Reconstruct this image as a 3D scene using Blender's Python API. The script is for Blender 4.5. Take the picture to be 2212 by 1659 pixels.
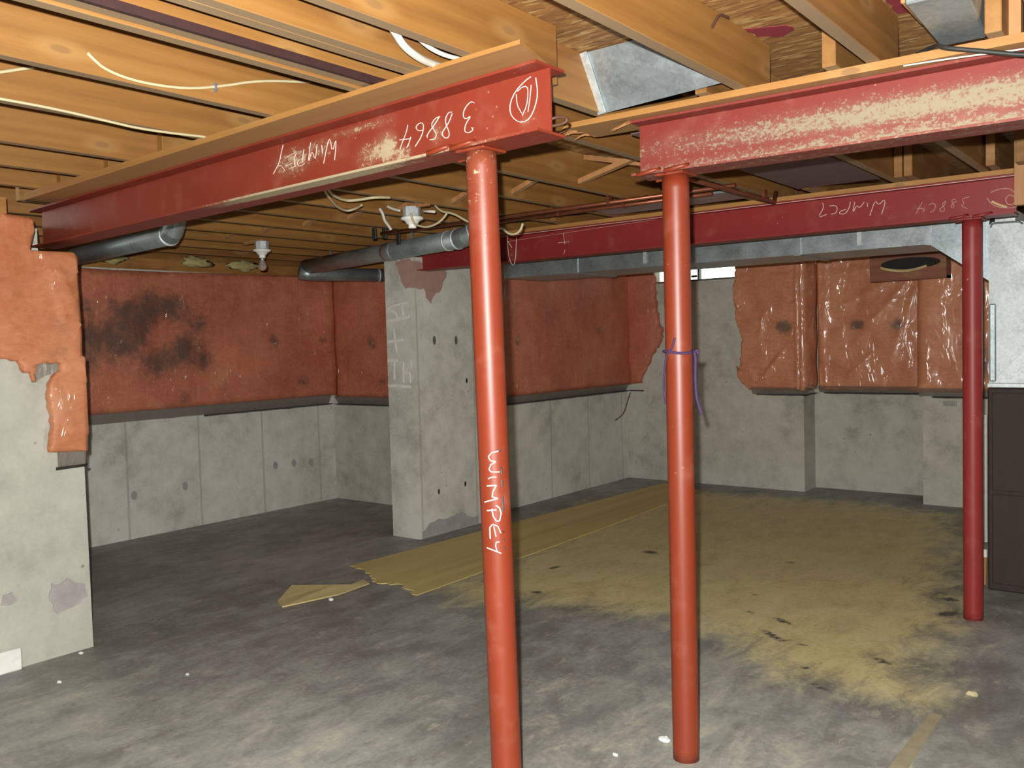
import bpy, bmesh, math, random
import numpy as np
from mathutils import Vector, Matrix, noise
random.seed(7)
for o in list(bpy.data.objects): bpy.data.objects.remove(o)
SC=bpy.context.scene; COL=SC.collection
# ------------------------------------------------------------ camera
F,YAW,PIT,ROL=1934.409,.660877,.0472138,-.0274702
CAM=Vector((0,0,1.40))
fw=Vector((-math.sin(YAW)*math.cos(PIT),math.cos(YAW)*math.cos(PIT),-math.sin(PIT)))
rt=Vector((math.cos(YAW),math.sin(YAW),0)); up=rt.cross(fw)
RT=math.cos(ROL)*rt+math.sin(ROL)*up; UP=-math.sin(ROL)*rt+math.cos(ROL)*up
cd=bpy.data.cameras.new('camera'); cam=bpy.data.objects.new('camera',cd); COL.objects.link(cam)
cd.sensor_width=36; cd.lens=F*36/2212; cd.clip_start=.02
cam.matrix_world=Matrix(((RT.x,UP.x,-fw.x,CAM.x),(RT.y,UP.y,-fw.y,CAM.y),(RT.z,UP.z,-fw.z,CAM.z),(0,0,0,1)))
SC.camera=cam
# ------------------------------------------------------------ light and exposure
SC.view_settings.view_transform='Standard'; SC.view_settings.look='None'
SC.view_settings.gamma=1; SC.view_settings.use_curve_mapping=False
SC.view_settings.exposure=0.0
w=bpy.data.worlds.new('daylight'); SC.world=w; w.use_nodes=True
w.node_tree.nodes['Background'].inputs[0].default_value=(.95,1,.93,1)
w.node_tree.nodes['Background'].inputs[1].default_value=3.5
def lamp(name,kind,loc,energy,color=(1,1,1),**k):
    l=bpy.data.lights.new(name,kind); l.energy=energy; l.color=color
    for a,b in k.items(): setattr(l,a,b)
    o=bpy.data.objects.new(name,l); o.location=loc; COL.objects.link(o); return o
fla=lamp('camera_flash','SPOT',CAM-RT*.038+UP*.065-fw*.02,800,(1,.99,.935),shadow_soft_size=.012,spot_size=math.radians(112),spot_blend=.55)
fla.rotation_euler=(fw+RT*.05).to_track_quat('-Z','Y').to_euler()
fl=lamp('added_fill','AREA',(1.3,-1.7,1.5),14,(.98,1,.98),shape='RECTANGLE',size=2.4,size_y=1.5)  # added soft fill behind the camera, standing in for bounced light
fl.rotation_euler=Vector((-.62,.78,-.02)).to_track_quat('-Z','Y').to_euler()
# ------------------------------------------------------------ materials
def mat(name):
    m=bpy.data.materials.new(name); m.use_nodes=True
    return m,m.node_tree,m.node_tree.nodes['Principled BSDF']
class G:
    def __init__(s,nt): s.nt=nt
    def n(s,t,**k):
        x=s.nt.nodes.new(t)
        for a,b in k.items(): setattr(x,a,b)
        return x
    def l(s,a,b): s.nt.links.new(a,b)
    def tc(s,kind='Object',scale=(1,1,1),loc=(0,0,0),rnd=False):
        c=s.n('ShaderNodeTexCoord'); m=s.n('ShaderNodeMapping')
        m.inputs['Scale'].default_value=scale; m.inputs['Location'].default_value=loc
        src=c.outputs[kind]
        if rnd:
            oi=s.n('ShaderNodeObjectInfo'); v=s.n('ShaderNodeVectorMath',operation='SCALE'); v.inputs[0].default_value=(7.3,31.7,3.1)
            s.l(oi.outputs['Random'],v.inputs['Scale']); a=s.n('ShaderNodeVectorMath'); s.l(src,a.inputs[0]); s.l(v.outputs[0],a.inputs[1]); src=a.outputs[0]
        s.l(src,m.inputs[0]); return m.outputs[0]
    def noise(s,vec,scale,detail=4,rough=.55,dist=0):
        x=s.n('ShaderNodeTexNoise'); s.l(vec,x.inputs['Vector'])
        x.inputs['Scale'].default_value=scale; x.inputs['Detail'].default_value=detail; x.inputs['Roughness'].default_value=rough; x.inputs['Distortion'].default_value=dist
        return x.outputs['Fac']
    def vor(s,vec,scale,feat='F1',out='Distance'):
        x=s.n('ShaderNodeTexVoronoi',feature=feat); s.l(vec,x.inputs['Vector']); x.inputs['Scale'].default_value=scale
        return x.outputs[out]
    def ramp(s,fac,stops):
        x=s.n('ShaderNodeValToRGB'); s.l(fac,x.inputs[0]); e=x.color_ramp.elements
        while len(e)<len(stops): e.new(.5)
        for i,(p,c) in enumerate(stops):
            e[i].position=p; e[i].color=(*c,1) if len(c)==3 else c
        return x.outputs['Color']
    def step(s,fac,a,b):
        x=s.n('ShaderNodeMapRange',interpolation_type='SMOOTHSTEP'); s.l(fac,x.inputs[0])
        x.inputs[1].default_value=a; x.inputs[2].default_value=b; return x.outputs[0]
    def math(s,op,a,b=None):
        x=s.n('ShaderNodeMath',operation=op)
        for i,v in enumerate((a,b)):
            if v is None: continue
            if isinstance(v,(int,float)): x.inputs[i].default_value=v
            else: s.l(v,x.inputs[i])
        return x.outputs[0]
    def mix(s,fac,a,b,mode='MIX'):
        x=s.n('ShaderNodeMix',data_type='RGBA',blend_type=mode)
        for i,v in ((0,fac),(6,a),(7,b)):
            if isinstance(v,(int,float)): x.inputs[i].default_value=v
            elif isinstance(v,tuple): x.inputs[i].default_value=(*v,1)
            else: s.l(v,x.inputs[i])
        return x.outputs[2]
    def attr(s,name):
        x=s.n('ShaderNodeAttribute',attribute_name=name); return x.outputs['Fac']
    def bump(s,h,bsdf,strength=.3,dist=.01):
        x=s.n('ShaderNodeBump'); x.inputs['Strength'].default_value=strength; x.inputs['Distance'].default_value=dist
        s.l(h,x.inputs['Height']); s.l(x.outputs[0],bsdf.inputs['Normal']); return x
def setp(b,**k):
    for a,v in k.items():
        a=a.replace('_',' ')
        b.inputs[a].default_value=(*v,1) if isinstance(v,tuple) and len(v)==3 else v
def plain(name,col,rough=.6,metal=0,var=.12,scale=30,coat=0,bump=.0):
    m,nt,b=mat(name); g=G(nt); v=g.tc()
    f=g.noise(v,scale,4)
    c=g.mix(f,tuple(x*(1-var*2) for x in col),tuple(min(1,x*(1+var*2)) for x in col)); g.l(c,b.inputs['Base Color'])
    setp(b,Roughness=rough,Metallic=metal,Coat_Weight=coat)
    if bump: g.bump(f,b,bump,.004)
    return m
def wood(name,c0,c1,c2,axis='Y',greyish=0.0,rough=.62,knots=1):
    m,nt,b=mat(name); g=G(nt)
    sc={'Y':(11,.55,11),'X':(.55,11,11),'Z':(11,11,.55)}[axis]
    v=g.tc('Object',sc,rnd=True)
    big=g.noise(v,.55,2,.5,.6)
    fine=g.noise(g.tc('Object',tuple(x*6 for x in sc),rnd=True),1.2,4,.6)
    wv=g.n('ShaderNodeTexWave',wave_type='BANDS',bands_direction={'Y':'Z','X':'Z','Z':'X'}[axis]); g.l(v,wv.inputs[0])
    wv.inputs['Scale'].default_value=.55; wv.inputs['Distortion'].default_value=6; wv.inputs['Detail'].default_value=2; wv.inputs['Detail Scale'].default_value=.6
    f=g.math('ADD',g.math('MULTIPLY',big,.6),g.math('ADD',g.math('MULTIPLY',wv.outputs['Fac'],.07),g.math('MULTIPLY',fine,.25)))
    c=g.ramp(f,[(.24,c2),(.45,c1),(.66,c0)])
    # knots
    kv=g.n('ShaderNodeCombineXYZ'); ks=g.n('ShaderNodeSeparateXYZ'); g.l(g.tc('Object',(1,1,1),rnd=True),ks.inputs[0])
    ia,ib={'Y':(1,2),'X':(0,2),'Z':(2,0)}[axis]
    g.l(g.math('MULTIPLY',ks.outputs[ia],2.1),kv.inputs[0]); g.l(g.math('MULTIPLY',ks.outputs[ib],5.5),kv.inputs[1])
    kx=g.n('ShaderNodeTexVoronoi',voronoi_dimensions='2D'); g.l(kv.outputs[0],kx.inputs['Vector']); kx.inputs['Scale'].default_value=1.0; kd=kx.outputs['Distance']; kn=g.step(g.math('ADD',kd,g.math('MULTIPLY',fine,.03)),.085,.055)
    c=g.mix(g.math('MULTIPLY',kn,.75*knots),c,(.13,.05,.02))
    halo=g.step(kd,.22,.07); c=g.mix(g.math('MULTIPLY',halo,.3*knots),c,(.42,.25,.09))
    if greyish:
        ge=g.n('ShaderNodeNewGeometry'); sx=g.n('ShaderNodeSeparateXYZ'); g.l(ge.outputs['Normal'],sx.inputs[0])
        dn=g.step(sx.outputs[2],-.6,-.95)  # faces pointing down mix towards a grey-tan
        c=g.mix(g.math('MULTIPLY',dn,greyish),c,(.26,.20,.125))
    g.l(c,b.inputs['Base Color']); setp(b,Roughness=rough)
    g.bump(fine,b,.12,.003); return m
M={}
M['joist']=wood('joist_wood',(.32,.158,.041),(.245,.110,.024),(.15,.058,.013),'Y',.7)
M['plate']=wood('plate_wood',(.42,.215,.06),(.35,.16,.04),(.23,.095,.026),'X',.25)
M['brace']=wood('brace_wood',(.42,.215,.085),(.36,.165,.058),(.25,.105,.04),'Z',.2)
M['ply']=wood('plywood_veneer',(.76,.62,.27),(.66,.52,.20),(.48,.36,.14),'Y',0,.7,0)
M['scrapwood']=wood('pale_scrap_wood',(.75,.63,.34),(.62,.5,.23),(.42,.32,.13),'Y',0,.7,0)
def m_osb():
    m,nt,b=mat('osb_subfloor'); g=G(nt)
    v=g.tc('Object',(1,1,1)); 
    big=g.vor(g.tc('Object',(10,46,10)),1.9,'F1','Color')
    sep=g.n('ShaderNodeSeparateColor'); g.l(big,sep.inputs[0])
    n=g.noise(g.tc('Object',(14,80,14)),1.8,5,.65,.5)
    f=g.math('ADD',g.math('MULTIPLY',sep.outputs[0],.45),g.math('MULTIPLY',n,.6))
    c=g.ramp(f,[(.2,(.13,.052,.017)),(.42,(.25,.115,.033)),(.62,(.32,.16,.046)),(.82,(.50,.35,.15))])
    rv=g.noise(g.tc('Object',(1.6,3.2,1),(3.3,1.2,0)),1.0,3,.6)
    r=g.step(rv,.66,.70); c=g.mix(g.math('MULTIPLY',r,.5),c,(.22,.03,.03))
    g.l(c,b.inputs['Base Color']); setp(b,Roughness=.7); g.bump(n,b,.25,.004); return m
M['osb']=m_osb()
def m_red(name,c0,c1,dustcol=(.40,.325,.205),fine=105,rough=.45,sp_amt=.8,spec=.35):
    m,nt,b=mat(name); g=G(nt); v=g.tc()
    n=g.noise(v,5,5,.6); c=g.mix(n,c0,c1)
    haze=g.step(g.noise(v,9,4,.6),.5,.8); c=g.mix(g.math('MULTIPLY',haze,.22),c,(.40,.17,.125))
    d=g.attr('dust')
    nf=g.noise(v,fine,6,.68); ns=g.noise(g.tc('Object',(1,1,1.6)),fine*.35,4,.6)
    mixn=g.math('ADD',g.math('MULTIPLY',nf,.55),g.math('MULTIPLY',ns,.45))
    dd=g.step(g.math('ADD',g.math('MULTIPLY',d,.5),mixn),.68,.80)
    film=g.math('MULTIPLY',g.step(d,.12,.95),.6)
    c=g.mix(film,c,tuple(x*.85 for x in dustcol)); c=g.mix(g.math('MULTIPLY',dd,.9),c,dustcol)
    sp=g.step(g.vor(v,26),.10,.05); sp2=g.step(g.noise(v,2.2,2),.52,.62)
    c=g.mix(g.math('MULTIPLY',g.math('MULTIPLY',sp,sp2),sp_amt),c,(.5,.36,.26))
    g.l(c,b.inputs['Base Color'])
    r=g.math('ADD',g.math('MULTIPLY',dd,.35),rough); g.l(r,b.inputs['Roughness']); b.inputs['Specular IOR Level'].default_value=spec
    g.bump(nf,b,.06,.002); return m
M['red']=m_red('red_primer',(.185,.027,.0145),(.24,.037,.019),sp_amt=.35)
M['reddusty']=m_red('dusty_red_primer',(.17,.022,.018),(.21,.030,.022),dustcol=(.265,.23,.155),fine=150,rough=.6,sp_amt=.3)
M['redpost']=m_red('red_post_paint',(.17,.024,.007),(.215,.031,.010),rough=.44,spec=.5,sp_amt=.6)
M['reddark']=m_red('dark_red_primer',(.205,.019,.020),(.27,.028,.025))
def m_conc(name,cA,cB,cD,seam=None,low=True):
    m,nt,b=mat(name); g=G(nt); v=g.tc()
    big=g.noise(v,1.4,5,.6); med=g.noise(v,7,6,.65); fine=g.noise(v,60,4,.6)
    f=g.math('ADD',g.math('MULTIPLY',big,.45),g.math('ADD',g.math('MULTIPLY',med,.4),g.math('MULTIPLY',fine,.15)))
    c=g.ramp(f,[(.39,cD),(.48,cA),(.58,cB)])
    pit=g.step(g.vor(v,9),.10,.055); pm=g.step(med,.5,.6); c=g.mix(g.math('MULTIPLY',g.math('MULTIPLY',pit,pm),.55),c,(.09,.08,.065))
    st=g.step(g.noise(g.tc('Object',(3,3,1.1),(5,2,1)),1.2,5,.7),.60,.72); c=g.mix(g.math('MULTIPLY',st,.42),c,tuple(x*.4 for x in cA))
    if seam:
        sx=g.n('ShaderNodeSeparateXYZ'); g.l(v,sx.inputs[0])
        fr=g.math('FRACT',g.math('MULTIPLY',g.math('ADD',sx.outputs[seam],g.math('MULTIPLY',big,.02)),1/.61))
        ln=g.step(g.math('ABSOLUTE',g.math('SUBTRACT',fr,.5)),.022,.004); c=g.mix(g.math('MULTIPLY',g.math('MULTIPLY',ln,med),.75),c,tuple(x*.35 for x in cA))
    g.l(c,b.inputs['Base Color']); setp(b,Roughness=.88)
    g.bump(g.math('ADD',g.math('MULTIPLY',fine,.5),med),b,.25,.006); return m
M['conc_near']=m_conc('parged_concrete',(.44,.435,.375),(.50,.495,.43),(.36,.355,.31))
M['conc_y']=m_conc('cast_concrete_y',(.56,.55,.49),(.66,.65,.59),(.42,.41,.36),1)
M['conc_x']=m_conc('cast_concrete_x',(.47,.455,.395),(.56,.545,.48),(.34,.33,.28),0)  # cast concrete darkened, light falloff on the far walls put into the colour
M['mortar']=plain('grey_mortar_patch',(.36,.34,.33),.9,0,.15,18)
M['rustmortar']=plain('rusty_mortar_patch',(.40,.24,.20),.9,0,.12,14)
def m_floor():
    m,nt,b=mat('dusty_slab'); g=G(nt); v=g.tc()
    big=g.noise(v,.9,5,.62); med=g.noise(g.tc('Object',(2.0,1.0,1)),3.5,8,.74,.5); fine=g.noise(v,45,5,.65)
    f=g.math('ADD',g.math('MULTIPLY',big,.45),g.math('ADD',g.math('MULTIPLY',med,.4),g.math('MULTIPLY',fine,.15)))
    c=g.ramp(f,[(.36,(.135,.130,.112)),(.47,(.235,.235,.215)),(.57,(.39,.395,.36)),(.66,(.58,.56,.46))])
    d=g.attr('sawdust')
    sm=g.step(g.math('ADD',d,g.math('MULTIPLY',g.math('SUBTRACT',med,.5),1.5)),.12,.9)
    sc=g.ramp(g.math('ADD',g.math('MULTIPLY',fine,.4),g.math('MULTIPLY',med,.6)),[(.3,(.46,.385,.17)),(.5,(.76,.64,.29)),(.66,(.86,.76,.40))])
    c=g.mix(g.math('MULTIPLY',sm,.85),c,sc)
    dk=g.attr('scuff'); c=g.mix(g.step(g.math('ADD',dk,g.math('MULTIPLY',g.math('SUBTRACT',fine,.5),.8)),.3,.7),c,(.09,.085,.08))
    pl=g.step(g.noise(g.tc('Object',(5,2.2,1),(2,7,0)),2.6,6,.72),.58,.66)
    c=g.mix(g.math('MULTIPLY',pl,.35),c,(.62,.57,.44))
    g.l(c,b.inputs['Base Color']); g.l(g.math('ADD',g.math('MULTIPLY',med,.3),.38),b.inputs['Roughness'])
    g.bump(g.math('ADD',fine,med),b,.12,.005); return m
M['floor']=m_floor()
def m_ins(name,c0,c1,coat=.5,bmp=.3,mask=True,cbd=.055):
    m,nt,b=mat(name); g=G(nt); v=g.tc()
    big=g.noise(v,2.0,5,.6,.3); fib=g.noise(g.tc('Object',(6,6,12)),2.2,6,.75,1.2)
    c=g.mix(g.step(g.math('ADD',g.math('MULTIPLY',big,.5),g.math('MULTIPLY',fib,.5)),.28,.72),c0,c1)
    pale=g.step(g.noise(v,3.4,4,.6),.58,.78); c=g.mix(g.math('MULTIPLY',pale,.35),c,(.60,.33,.2))
    mo=g.attr('mould'); mn=g.noise(v,11,7,.78,.6)
    mm=g.step(g.math('ADD',mo,g.math('MULTIPLY',g.math('SUBTRACT',mn,.5),2.1)),.15,1.15)
    c=g.mix(g.math('MULTIPLY',mm,.82),c,(.06,.05,.042))
    g.l(c,b.inputs['Base Color'])
    setp(b,Roughness=.6,Coat_Roughness=.14); cm=g.step(g.noise(g.tc('Object',(2.2,2.2,1.5),(4,1,2)),2.0,2,.5),.50,.62)
    if mask: g.l(g.math('MULTIPLY',cm,coat),b.inputs['Coat Weight'])
    else: setp(b,Coat_Weight=coat,Coat_Roughness=.2)
    wrk=g.noise(g.tc('Object',(5,5,1.3)),2.2,4,.6,1.6)
    g.bump(g.math('ADD',g.math('MULTIPLY',fib,.25),wrk),b,bmp,.02)
    w2=g.noise(g.tc('Object',(3.2,3.2,1.3)),1.9,1.5,.5,2.6); cb=g.n('ShaderNodeBump'); cb.inputs['Strength'].default_value=1; cb.inputs['Distance'].default_value=cbd; g.l(w2,cb.inputs['Height']); g.l(cb.outputs[0],b.inputs['Coat Normal'])
    return m
M['ins_near']=m_ins('orange_batt',(.42,.125,.045),(.62,.255,.125),.7,.12,True,.045)
M['ins']=m_ins('red_batt',(.36,.085,.05),(.62,.225,.125),.22,.3)
M['ins_shiny']=m_ins('shiny_red_batt',(.47,.145,.065),(.74,.32,.165),1.0,.22,False,.022)
def m_film():
    m,nt,b=mat('clear_plastic_film'); g=G(nt); v=g.tc()
    f=g.noise(g.tc('Object',(8,8,3)),4,5,.6,.8)
    g.l(g.mix(f,(.20,.16,.13),(.36,.31,.27)),b.inputs['Base Color'])
    setp(b,Roughness=.2,Alpha=.5,Coat_Weight=.6); g.bump(f,b,.6,.02); return m
M['film']=m_film()
def m_galv(name,base,rough=.42,metal=.75):
    m,nt,b=mat(name); g=G(nt); v=g.tc()
    sp=g.vor(v,95,'F1','Color'); s=g.n('ShaderNodeSeparateColor'); g.l(sp,s.inputs[0])
    n=g.noise(v,6,5,.6)
    f=g.math('ADD',g.math('MULTIPLY',s.outputs[0],.18),g.math('MULTIPLY',n,.8))
    c=g.ramp(f,[(.25,tuple(x*.68 for x in base)),(.5,base),(.8,tuple(min(1,x*1.3) for x in base))])
    g.l(c,b.inputs['Base Color']); g.l(g.math('ADD',g.math('MULTIPLY',n,.2),rough-.1),b.inputs['Roughness']); setp(b,Metallic=metal)
    g.bump(n,b,.12,.01); return m
M['galv']=m_galv('galvanised_sheet',(.40,.455,.48))
M['galvbright']=m_galv('bright_galvanised_sheet',(.56,.60,.61),.5,.4)
M['galvdark']=m_galv('dull_galvanised_pipe',(.36,.41,.42),.45,.7)
M['white']=plain('white_porcelain',(.78,.77,.72),.25,0,.04,10)
M['cable']=plain('cream_cable_sheath',(.50,.43,.26),.5,0,.08,20)
M['cablewhite']=plain('white_cable_sheath',(.62,.60,.53),.5,0,.05,20)
M['black']=plain('black_strip',(.02,.02,.018),.5,0,.2,30)
M['rope']=plain('purple_rope',(.05,.022,.075),.8,0,.2,120)
M['copper']=plain('tarnished_copper',(.26,.085,.045),.4,.7,.2,25)
M['chalk']=plain('white_chalk',(.66,.50,.45),.9,0,.08,200)
M['chalkdim']=plain('faint_chalk',(.52,.30,.25),.9,0,.2,200)
M['yellowchalk']=plain('yellow_chalk',(.62,.48,.22),.9,0,.1,200)
M['paint']=plain('white_painted_marks',(.72,.69,.66),.9,0,.12,40)
M['furnace']=plain('brown_furnace_enamel',(.030,.017,.014),.75,0,.2,14)
M['steel']=plain('grey_window_steel',(.16,.15,.13),.5,.3,.1,20)
M['rustwire']=plain('rusty_wire',(.10,.045,.03),.7,.3,.2,60)
M['mortar_tan']=plain('dusty_tan_tape',(.34,.29,.19),.9,0,.2,14)
M['paper']=plain('white_paper',(.80,.80,.76),.9,0,.06,30)
M['osbred']=plain('red_edge_paint',(.21,.018,.03),.8,0,.2,30)
M['slotwood']=wood('dim_box_wood',(.33,.125,.065),(.26,.09,.045),(.15,.05,.03),'X',0)
M['maroon']=plain('maroon_stained_strip',(.035,.011,.010),.7,0,.2,20)
M['dullpanel']=plain('dull_fibre_panel',(.13,.075,.07),.9,0,.15,12)
M['dark']=plain('dark_hole',(.02,.018,.015),.9,0,.2,30)
M['fluff']=plain('yellow_fibreglass_fluff',(.42,.36,.16),.95,0,.25,25,bump=.6)
M['batttear']=plain('pale_torn_batt',(.34,.30,.26),.8,0,.3,60)
m,nt,b=mat('window_glass'); setp(b,Base_Color=(.9,.95,.92),Roughness=.03,Transmission_Weight=1.0,IOR=1.05); M['glass']=m
m,nt,b=mat('bulb_glass'); setp(b,Base_Color=(.9,.9,.85),Roughness=.03,Transmission_Weight=.85,IOR=1.3); M['bulb']=m
# ------------------------------------------------------------ helpers
ORG={}
def base_bm(): return bmesh.new()
def obj(name,bm,m,parent=None,origin=None,smooth=False,kind=None):
    me=bpy.data.meshes.new(name)
    co=[v.co for v in bm.verts]
    if origin is None:
        xs=[c.x for c in co]; ys=[c.y for c in co]; zs=[c.z for c in co]
        origin=Vector(((min(xs)+max(xs))/2,(min(ys)+max(ys))/2,min(zs)))
    origin=Vector(origin)
    for v in bm.verts: v.co=v.co-origin
    bm.to_mesh(me); bm.free()
    for x in (m if isinstance(m,(list,tuple)) else [m]): me.materials.append(M[x])
    if smooth:
        for p in me.polygons: p.use_smooth=True
    o=bpy.data.objects.new(name,me); COL.objects.link(o)
    if parent: o.parent=parent; o.location=origin-ORG[parent.name]
    else: o.location=origin
    ORG[o.name]=origin
    if kind: o['kind']=kind
    return o
def empty(name,loc):
    o=bpy.data.objects.new(name,None); o.empty_display_size=.05; COL.objects.link(o); o.location=loc; ORG[o.name]=Vector(loc); return o
def tag(o,label,cat,group=None):
    o['label']=label; o['category']=cat
    if group: o['group']=group
    return o
def struct(o): o['kind']='structure'; return o
def hexa(bm,c,mi=0,bev=0):
    vs=[bm.verts.new(Vector(p)) for p in c]
    fs=[bm.faces.new([vs[i] for i in f]) for f in ((3,2,1,0),(4,5,6,7),(0,1,5,4),(1,2,6,5),(2,3,7,6),(3,0,4,7))]
    for f in fs: f.material_index=mi
    if bev: bmesh.ops.bevel(bm,geom=list({e for f in fs for e in f.edges}),offset=bev,segments=1,affect='EDGES',profile=.5)
    return fs
def box(bm,x0,x1,y0,y1,z0,z1,mi=0,bev=0):
    return hexa(bm,[(x0,y0,z0),(x1,y0,z0),(x1,y1,z0),(x0,y1,z0),(x0,y0,z1),(x1,y0,z1),(x1,y1,z1),(x0,y1,z1)],mi,bev)
def boxo(name,x0,x1,y0,y1,z0,z1,m,parent=None,bev=0,kind=None):
    bm=base_bm(); box(bm,x0,x1,y0,y1,z0,z1,0,bev); return obj(name,bm,m,parent,kind=kind)
def sweep(bm,pts,r,n=8,caps=True,smooth_pts=0):
    P=[Vector(p) for p in pts]
    for _ in range(smooth_pts):
        Q=[P[0]]
        for a,b in zip(P,P[1:]): Q+= [a*.75+b*.25,a*.25+b*.75]
        Q.append(P[-1]); P=Q
    rs=r if isinstance(r,(list,tuple)) else [r]*len(P)
    t0=(P[1]-P[0]).normalized(); a=Vector((0,0,1)) if abs(t0.z)<.9 else Vector((1,0,0))
    nrm=t0.cross(a).normalized(); rings=[]
    for i,p in enumerate(P):
        t=((P[min(i+1,len(P)-1)]-P[max(i-1,0)])).normalized()
        nrm=(nrm-t*nrm.dot(t)).normalized(); bn=t.cross(nrm)
        rings.append([bm.verts.new(p+(nrm*math.cos(2*math.pi*k/n)+bn*math.sin(2*math.pi*k/n))*rs[i]) for k in range(n)])
    for A,B in zip(rings,rings[1:]):
        for k in range(n): bm.faces.new((A[k],A[(k+1)%n],B[(k+1)%n],B[k]))
    if caps: bm.faces.new(rings[0][::-1]); bm.faces.new(rings[-1])
def lathe(bm,prof,c,n=24,axis='Z'):
    rings=[]
    for r,h in prof:
        rg=[]
        for k in range(n):
            a=2*math.pi*k/n; x,y=r*math.cos(a),r*math.sin(a)
            v={'Z':(x,y,h),'X':(h,x,y),'Y':(x,h,y)}[axis]
            rg.append(bm.verts.new(Vector(c)+Vector(v)))
        rings.append(rg)
    for A,B in zip(rings,rings[1:]):
        for k in range(n): bm.faces.new((A[k],A[(k+1)%n],B[(k+1)%n],B[k]))
    bm.faces.new(rings[0][::-1]); bm.faces.new(rings[-1])
def strokes(name,key,m,parent,r=.0013):
    bm=base_bm()
    for l in S[key]: sweep(bm,l,r,5,True,1 if len(l)>2 else 0)
    return obj(name,bm,m,parent)
def patch(name,poly3,n,m,parent,th=.004):
    bm=base_bm(); n=Vector(n)*th; a=[bm.verts.new(Vector(p)+n) for p in poly3]; b=[bm.verts.new(Vector(p)-n*.2) for p in poly3]
    bm.faces.new(a); k=len(a)
    for i in range(k): bm.faces.new((a[i],b[i],b[(i+1)%k],a[(i+1)%k]))
    bmesh.ops.recalc_face_normals(bm,faces=bm.faces[:]); return obj(name,bm,m,parent)
def rag(pts,amp=.008,step=.02,closed=False):
    out=[]
    for a,b in zip(pts,pts[1:]+([pts[0]] if closed else [])):
        d=math.dist(a,b); k=max(1,int(d/step))
        for i in range(k):
            t=i/k; j=random.uniform(-amp,amp) if i else random.uniform(-amp,amp)*.4
            nx,ny=-(b[1]-a[1])/max(d,1e-6),(b[0]-a[0])/max(d,1e-6)
            out.append((a[0]+(b[0]-a[0])*t+nx*j,a[1]+(b[1]-a[1])*t+ny*j))
    if not closed: out.append(pts[-1])
    return out
def blanket(name,m,O,U,N,poly,th,parent=None,mould=(),amp=.012,cell=.05,fold=None,seed=0,puff=.02):
    """fibreglass batt under plastic: outline (u,z) on the plane through O, thick th along N"""
    O=Vector(O)+Vector(N)*.003;U=Vector(U);N=Vector(N); bm=base_bm()
    vs=[bm.verts.new((u,z,0)) for u,z in poly]; f=bm.faces.new(vs)
    bmesh.ops.triangulate(bm,faces=[f])
    us=[p[0] for p in poly]; zs=[p[1] for p in poly]
    u=min(us)+cell
    while u<max(us):
        bmesh.ops.bisect_plane(bm,geom=bm.verts[:]+bm.edges[:]+bm.faces[:],plane_co=(u,0,0),plane_no=(1,0,0)); u+=cell
    z=min(zs)+cell
    while z<max(zs):
        bmesh.ops.bisect_plane(bm,geom=bm.verts[:]+bm.edges[:]+bm.faces[:],plane_co=(0,z,0),plane_no=(0,1,0)); z+=cell
    bmesh.ops.remove_doubles(bm,verts=bm.verts[:],dist=.0008)
    lay=bm.verts.layers.float.new('mould')
    edge=[e for e in bm.edges if len(e.link_faces)==1]
    bset={v for e in edge for v in e.verts}
    pos={}
    for v in bm.verts:
        u,z=v.co.x,v.co.y
        s=0
        for q in mould: s+=math.exp(-((u-q[0])**2+(z-q[1])**2)/(q[2]*q[2]))*(q[3] if len(q)>3 else .95)
        v[lay]=min(1,s)
        d=amp*2*noise.noise(Vector((u*3+seed,z*3,seed*1.7)))+amp*noise.noise(Vector((u*9,z*7+seed,3)))
        if fold: d+=fold(u,z)
        if v in bset: d-=puff
        pos[v]=(u,z,d)
    back={}
    for v in bset:
        u,z,d=pos[v]; w=bm.verts.new((0,0,0)); w[lay]=v[lay]; back[v]=w; pos[w]=(u,z,-th)
    for e in edge:
        a,b=e.verts
        try: bm.faces.new((a,b,back[b],back[a]))
        except ValueError: pass
    for v in bm.verts:
        u,z,d=pos[v]; v.co=O+U*u+Vector((0,0,z))+N*(th+d)
    bmesh.ops.recalc_face_normals(bm,faces=bm.faces[:])
    return obj(name,bm,m,parent,smooth=True)
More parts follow.
